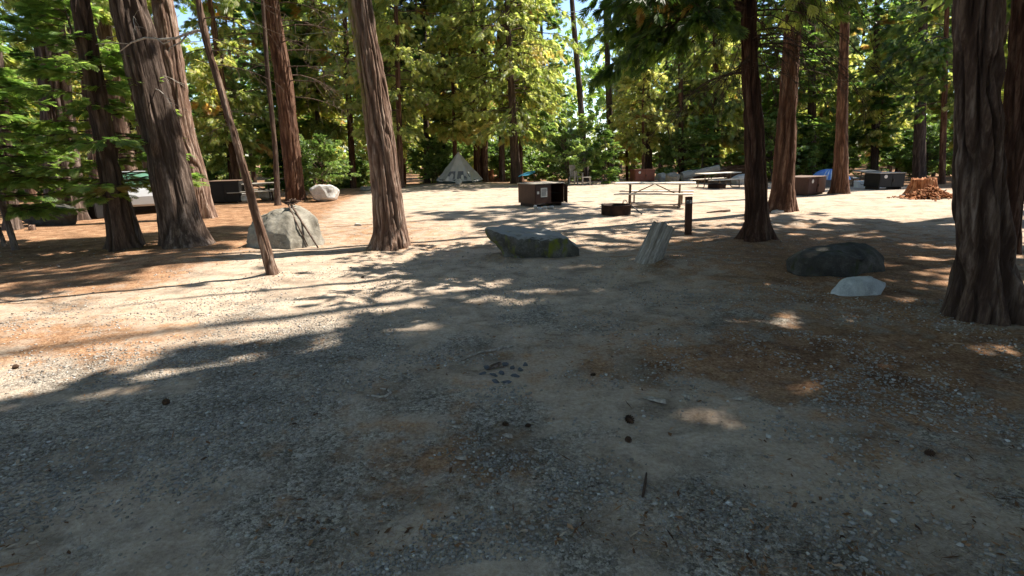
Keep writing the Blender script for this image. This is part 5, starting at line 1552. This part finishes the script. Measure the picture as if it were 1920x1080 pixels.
# flakes of bark and sticks one can point at
def flake(label, px, py, L, w, rotz, mat='dead_wood'):
    mb = MB(); rg = random.Random(px)
    top = [(-L / 2, -w * .3), (-L * .2, -w * .5), (L * .15, -w * .35), (L / 2, -w * .1), (L * .42, w * .3), (L * .05, w * .45), (-L * .3, w * .5)]
    lo = [(x, y, .0) for x, y in top]; hi = [(x * .96, y * .9, .014 + .01 * math.sin(3 * x / L)) for x, y in top]
    n_ = len(top)
    vs = [mb.bm.verts.new(p) for p in lo + hi]
    mb.bm.faces.new(vs[:n_][::-1]); mb.bm.faces.new(vs[n_:])
    for k in range(n_): mb.bm.faces.new((vs[k], vs[(k + 1) % n_], vs[n_ + (k + 1) % n_], vs[n_ + k]))
    o = mb.build('bark_flake', MAT[mat]); o.location = at(px, py) + np.array([0, 0, .008]); o.rotation_euler = (RAD(4), RAD(-5), rotz)
    return tag(o, label, 'bark flake')
flake('long grey bark flake beside the sun flecks in the shaded foreground', 1228, 752, .20, .05, -.9)
flake('small forked bark flake just right of the long grey one', 1286, 745, .11, .035, -1.4)
flake('pale bark flake far right of the sun flecks', 1385, 750, .09, .03, -.6)
flake('pale bark chip left of centre in the near gravel', 952, 820, .09, .03, -.8)
flake('pale bark chip in the near gravel below the other', 865, 862, .08, .03, -.6)
flake('flat grey bark slab beside the dark scraped patch', 925, 690, .16, .06, .5, 'grey_bark')
g = lambda px, py, h=.012: at(px, py) + np.array([0, 0, h])
stick('stick', [g(697, 744), g(712, 747), g(722, 746), g(733, 739), g(727, 733), g(713, 731)], [.007, .009, .010, .010, .009, .006], 'dead_wood', 'bent pale stick shaped like a hook on the shaded gravel')
stick('stick', [g(862, 679), g(880, 672, .02), g(900, 663, .015), g(925, 660, .02), g(945, 654, .015), g(962, 651)], [.006, .009, .008, .011, .012, .008], 'dead_wood', 'long thin grey stick above the dark scraped patch')
stick('stick', [g(1205, 935), g(1209, 912, .015), g(1212, 890)], [.007, .008, .005], 'dark_bark', 'short dark stick pointing away on the near gravel')
stick('stick', [g(700, 470), g(660, 471, .03), g(620, 474, .02), g(585, 476)], [.010, .012, .010, .006], 'dead_wood', 'thin pale stick on the ground left of the big sunlit trunk')
stick('stick', [g(833, 352), g(848, 350, .06), g(860, 352, .05), g(868, 353)], [.03, .04, .03, .015], 'dead_wood', 'weathered branch on the sunlit dirt in front of the tent')
# slabs of broken rock in the scraped patch
for i, (px, py) in enumerate([(905, 702), (925, 705), (942, 700), (960, 690), (975, 694), (966, 706), (930, 716), (950, 718), (985, 684), (912, 690), (948, 684)]):
    rg = np.random.default_rng(i + 300)
    hull_rock('slate_chip', blob_pts(rg, .09, .06, .03, 14, .3), 'slate', 'flat dark stone chip in the scraped patch of the foreground', 'stone', at(px, py), rg.uniform(0, 3), .006, 1, .004, 20, i, 'stone chips in the scraped patch')
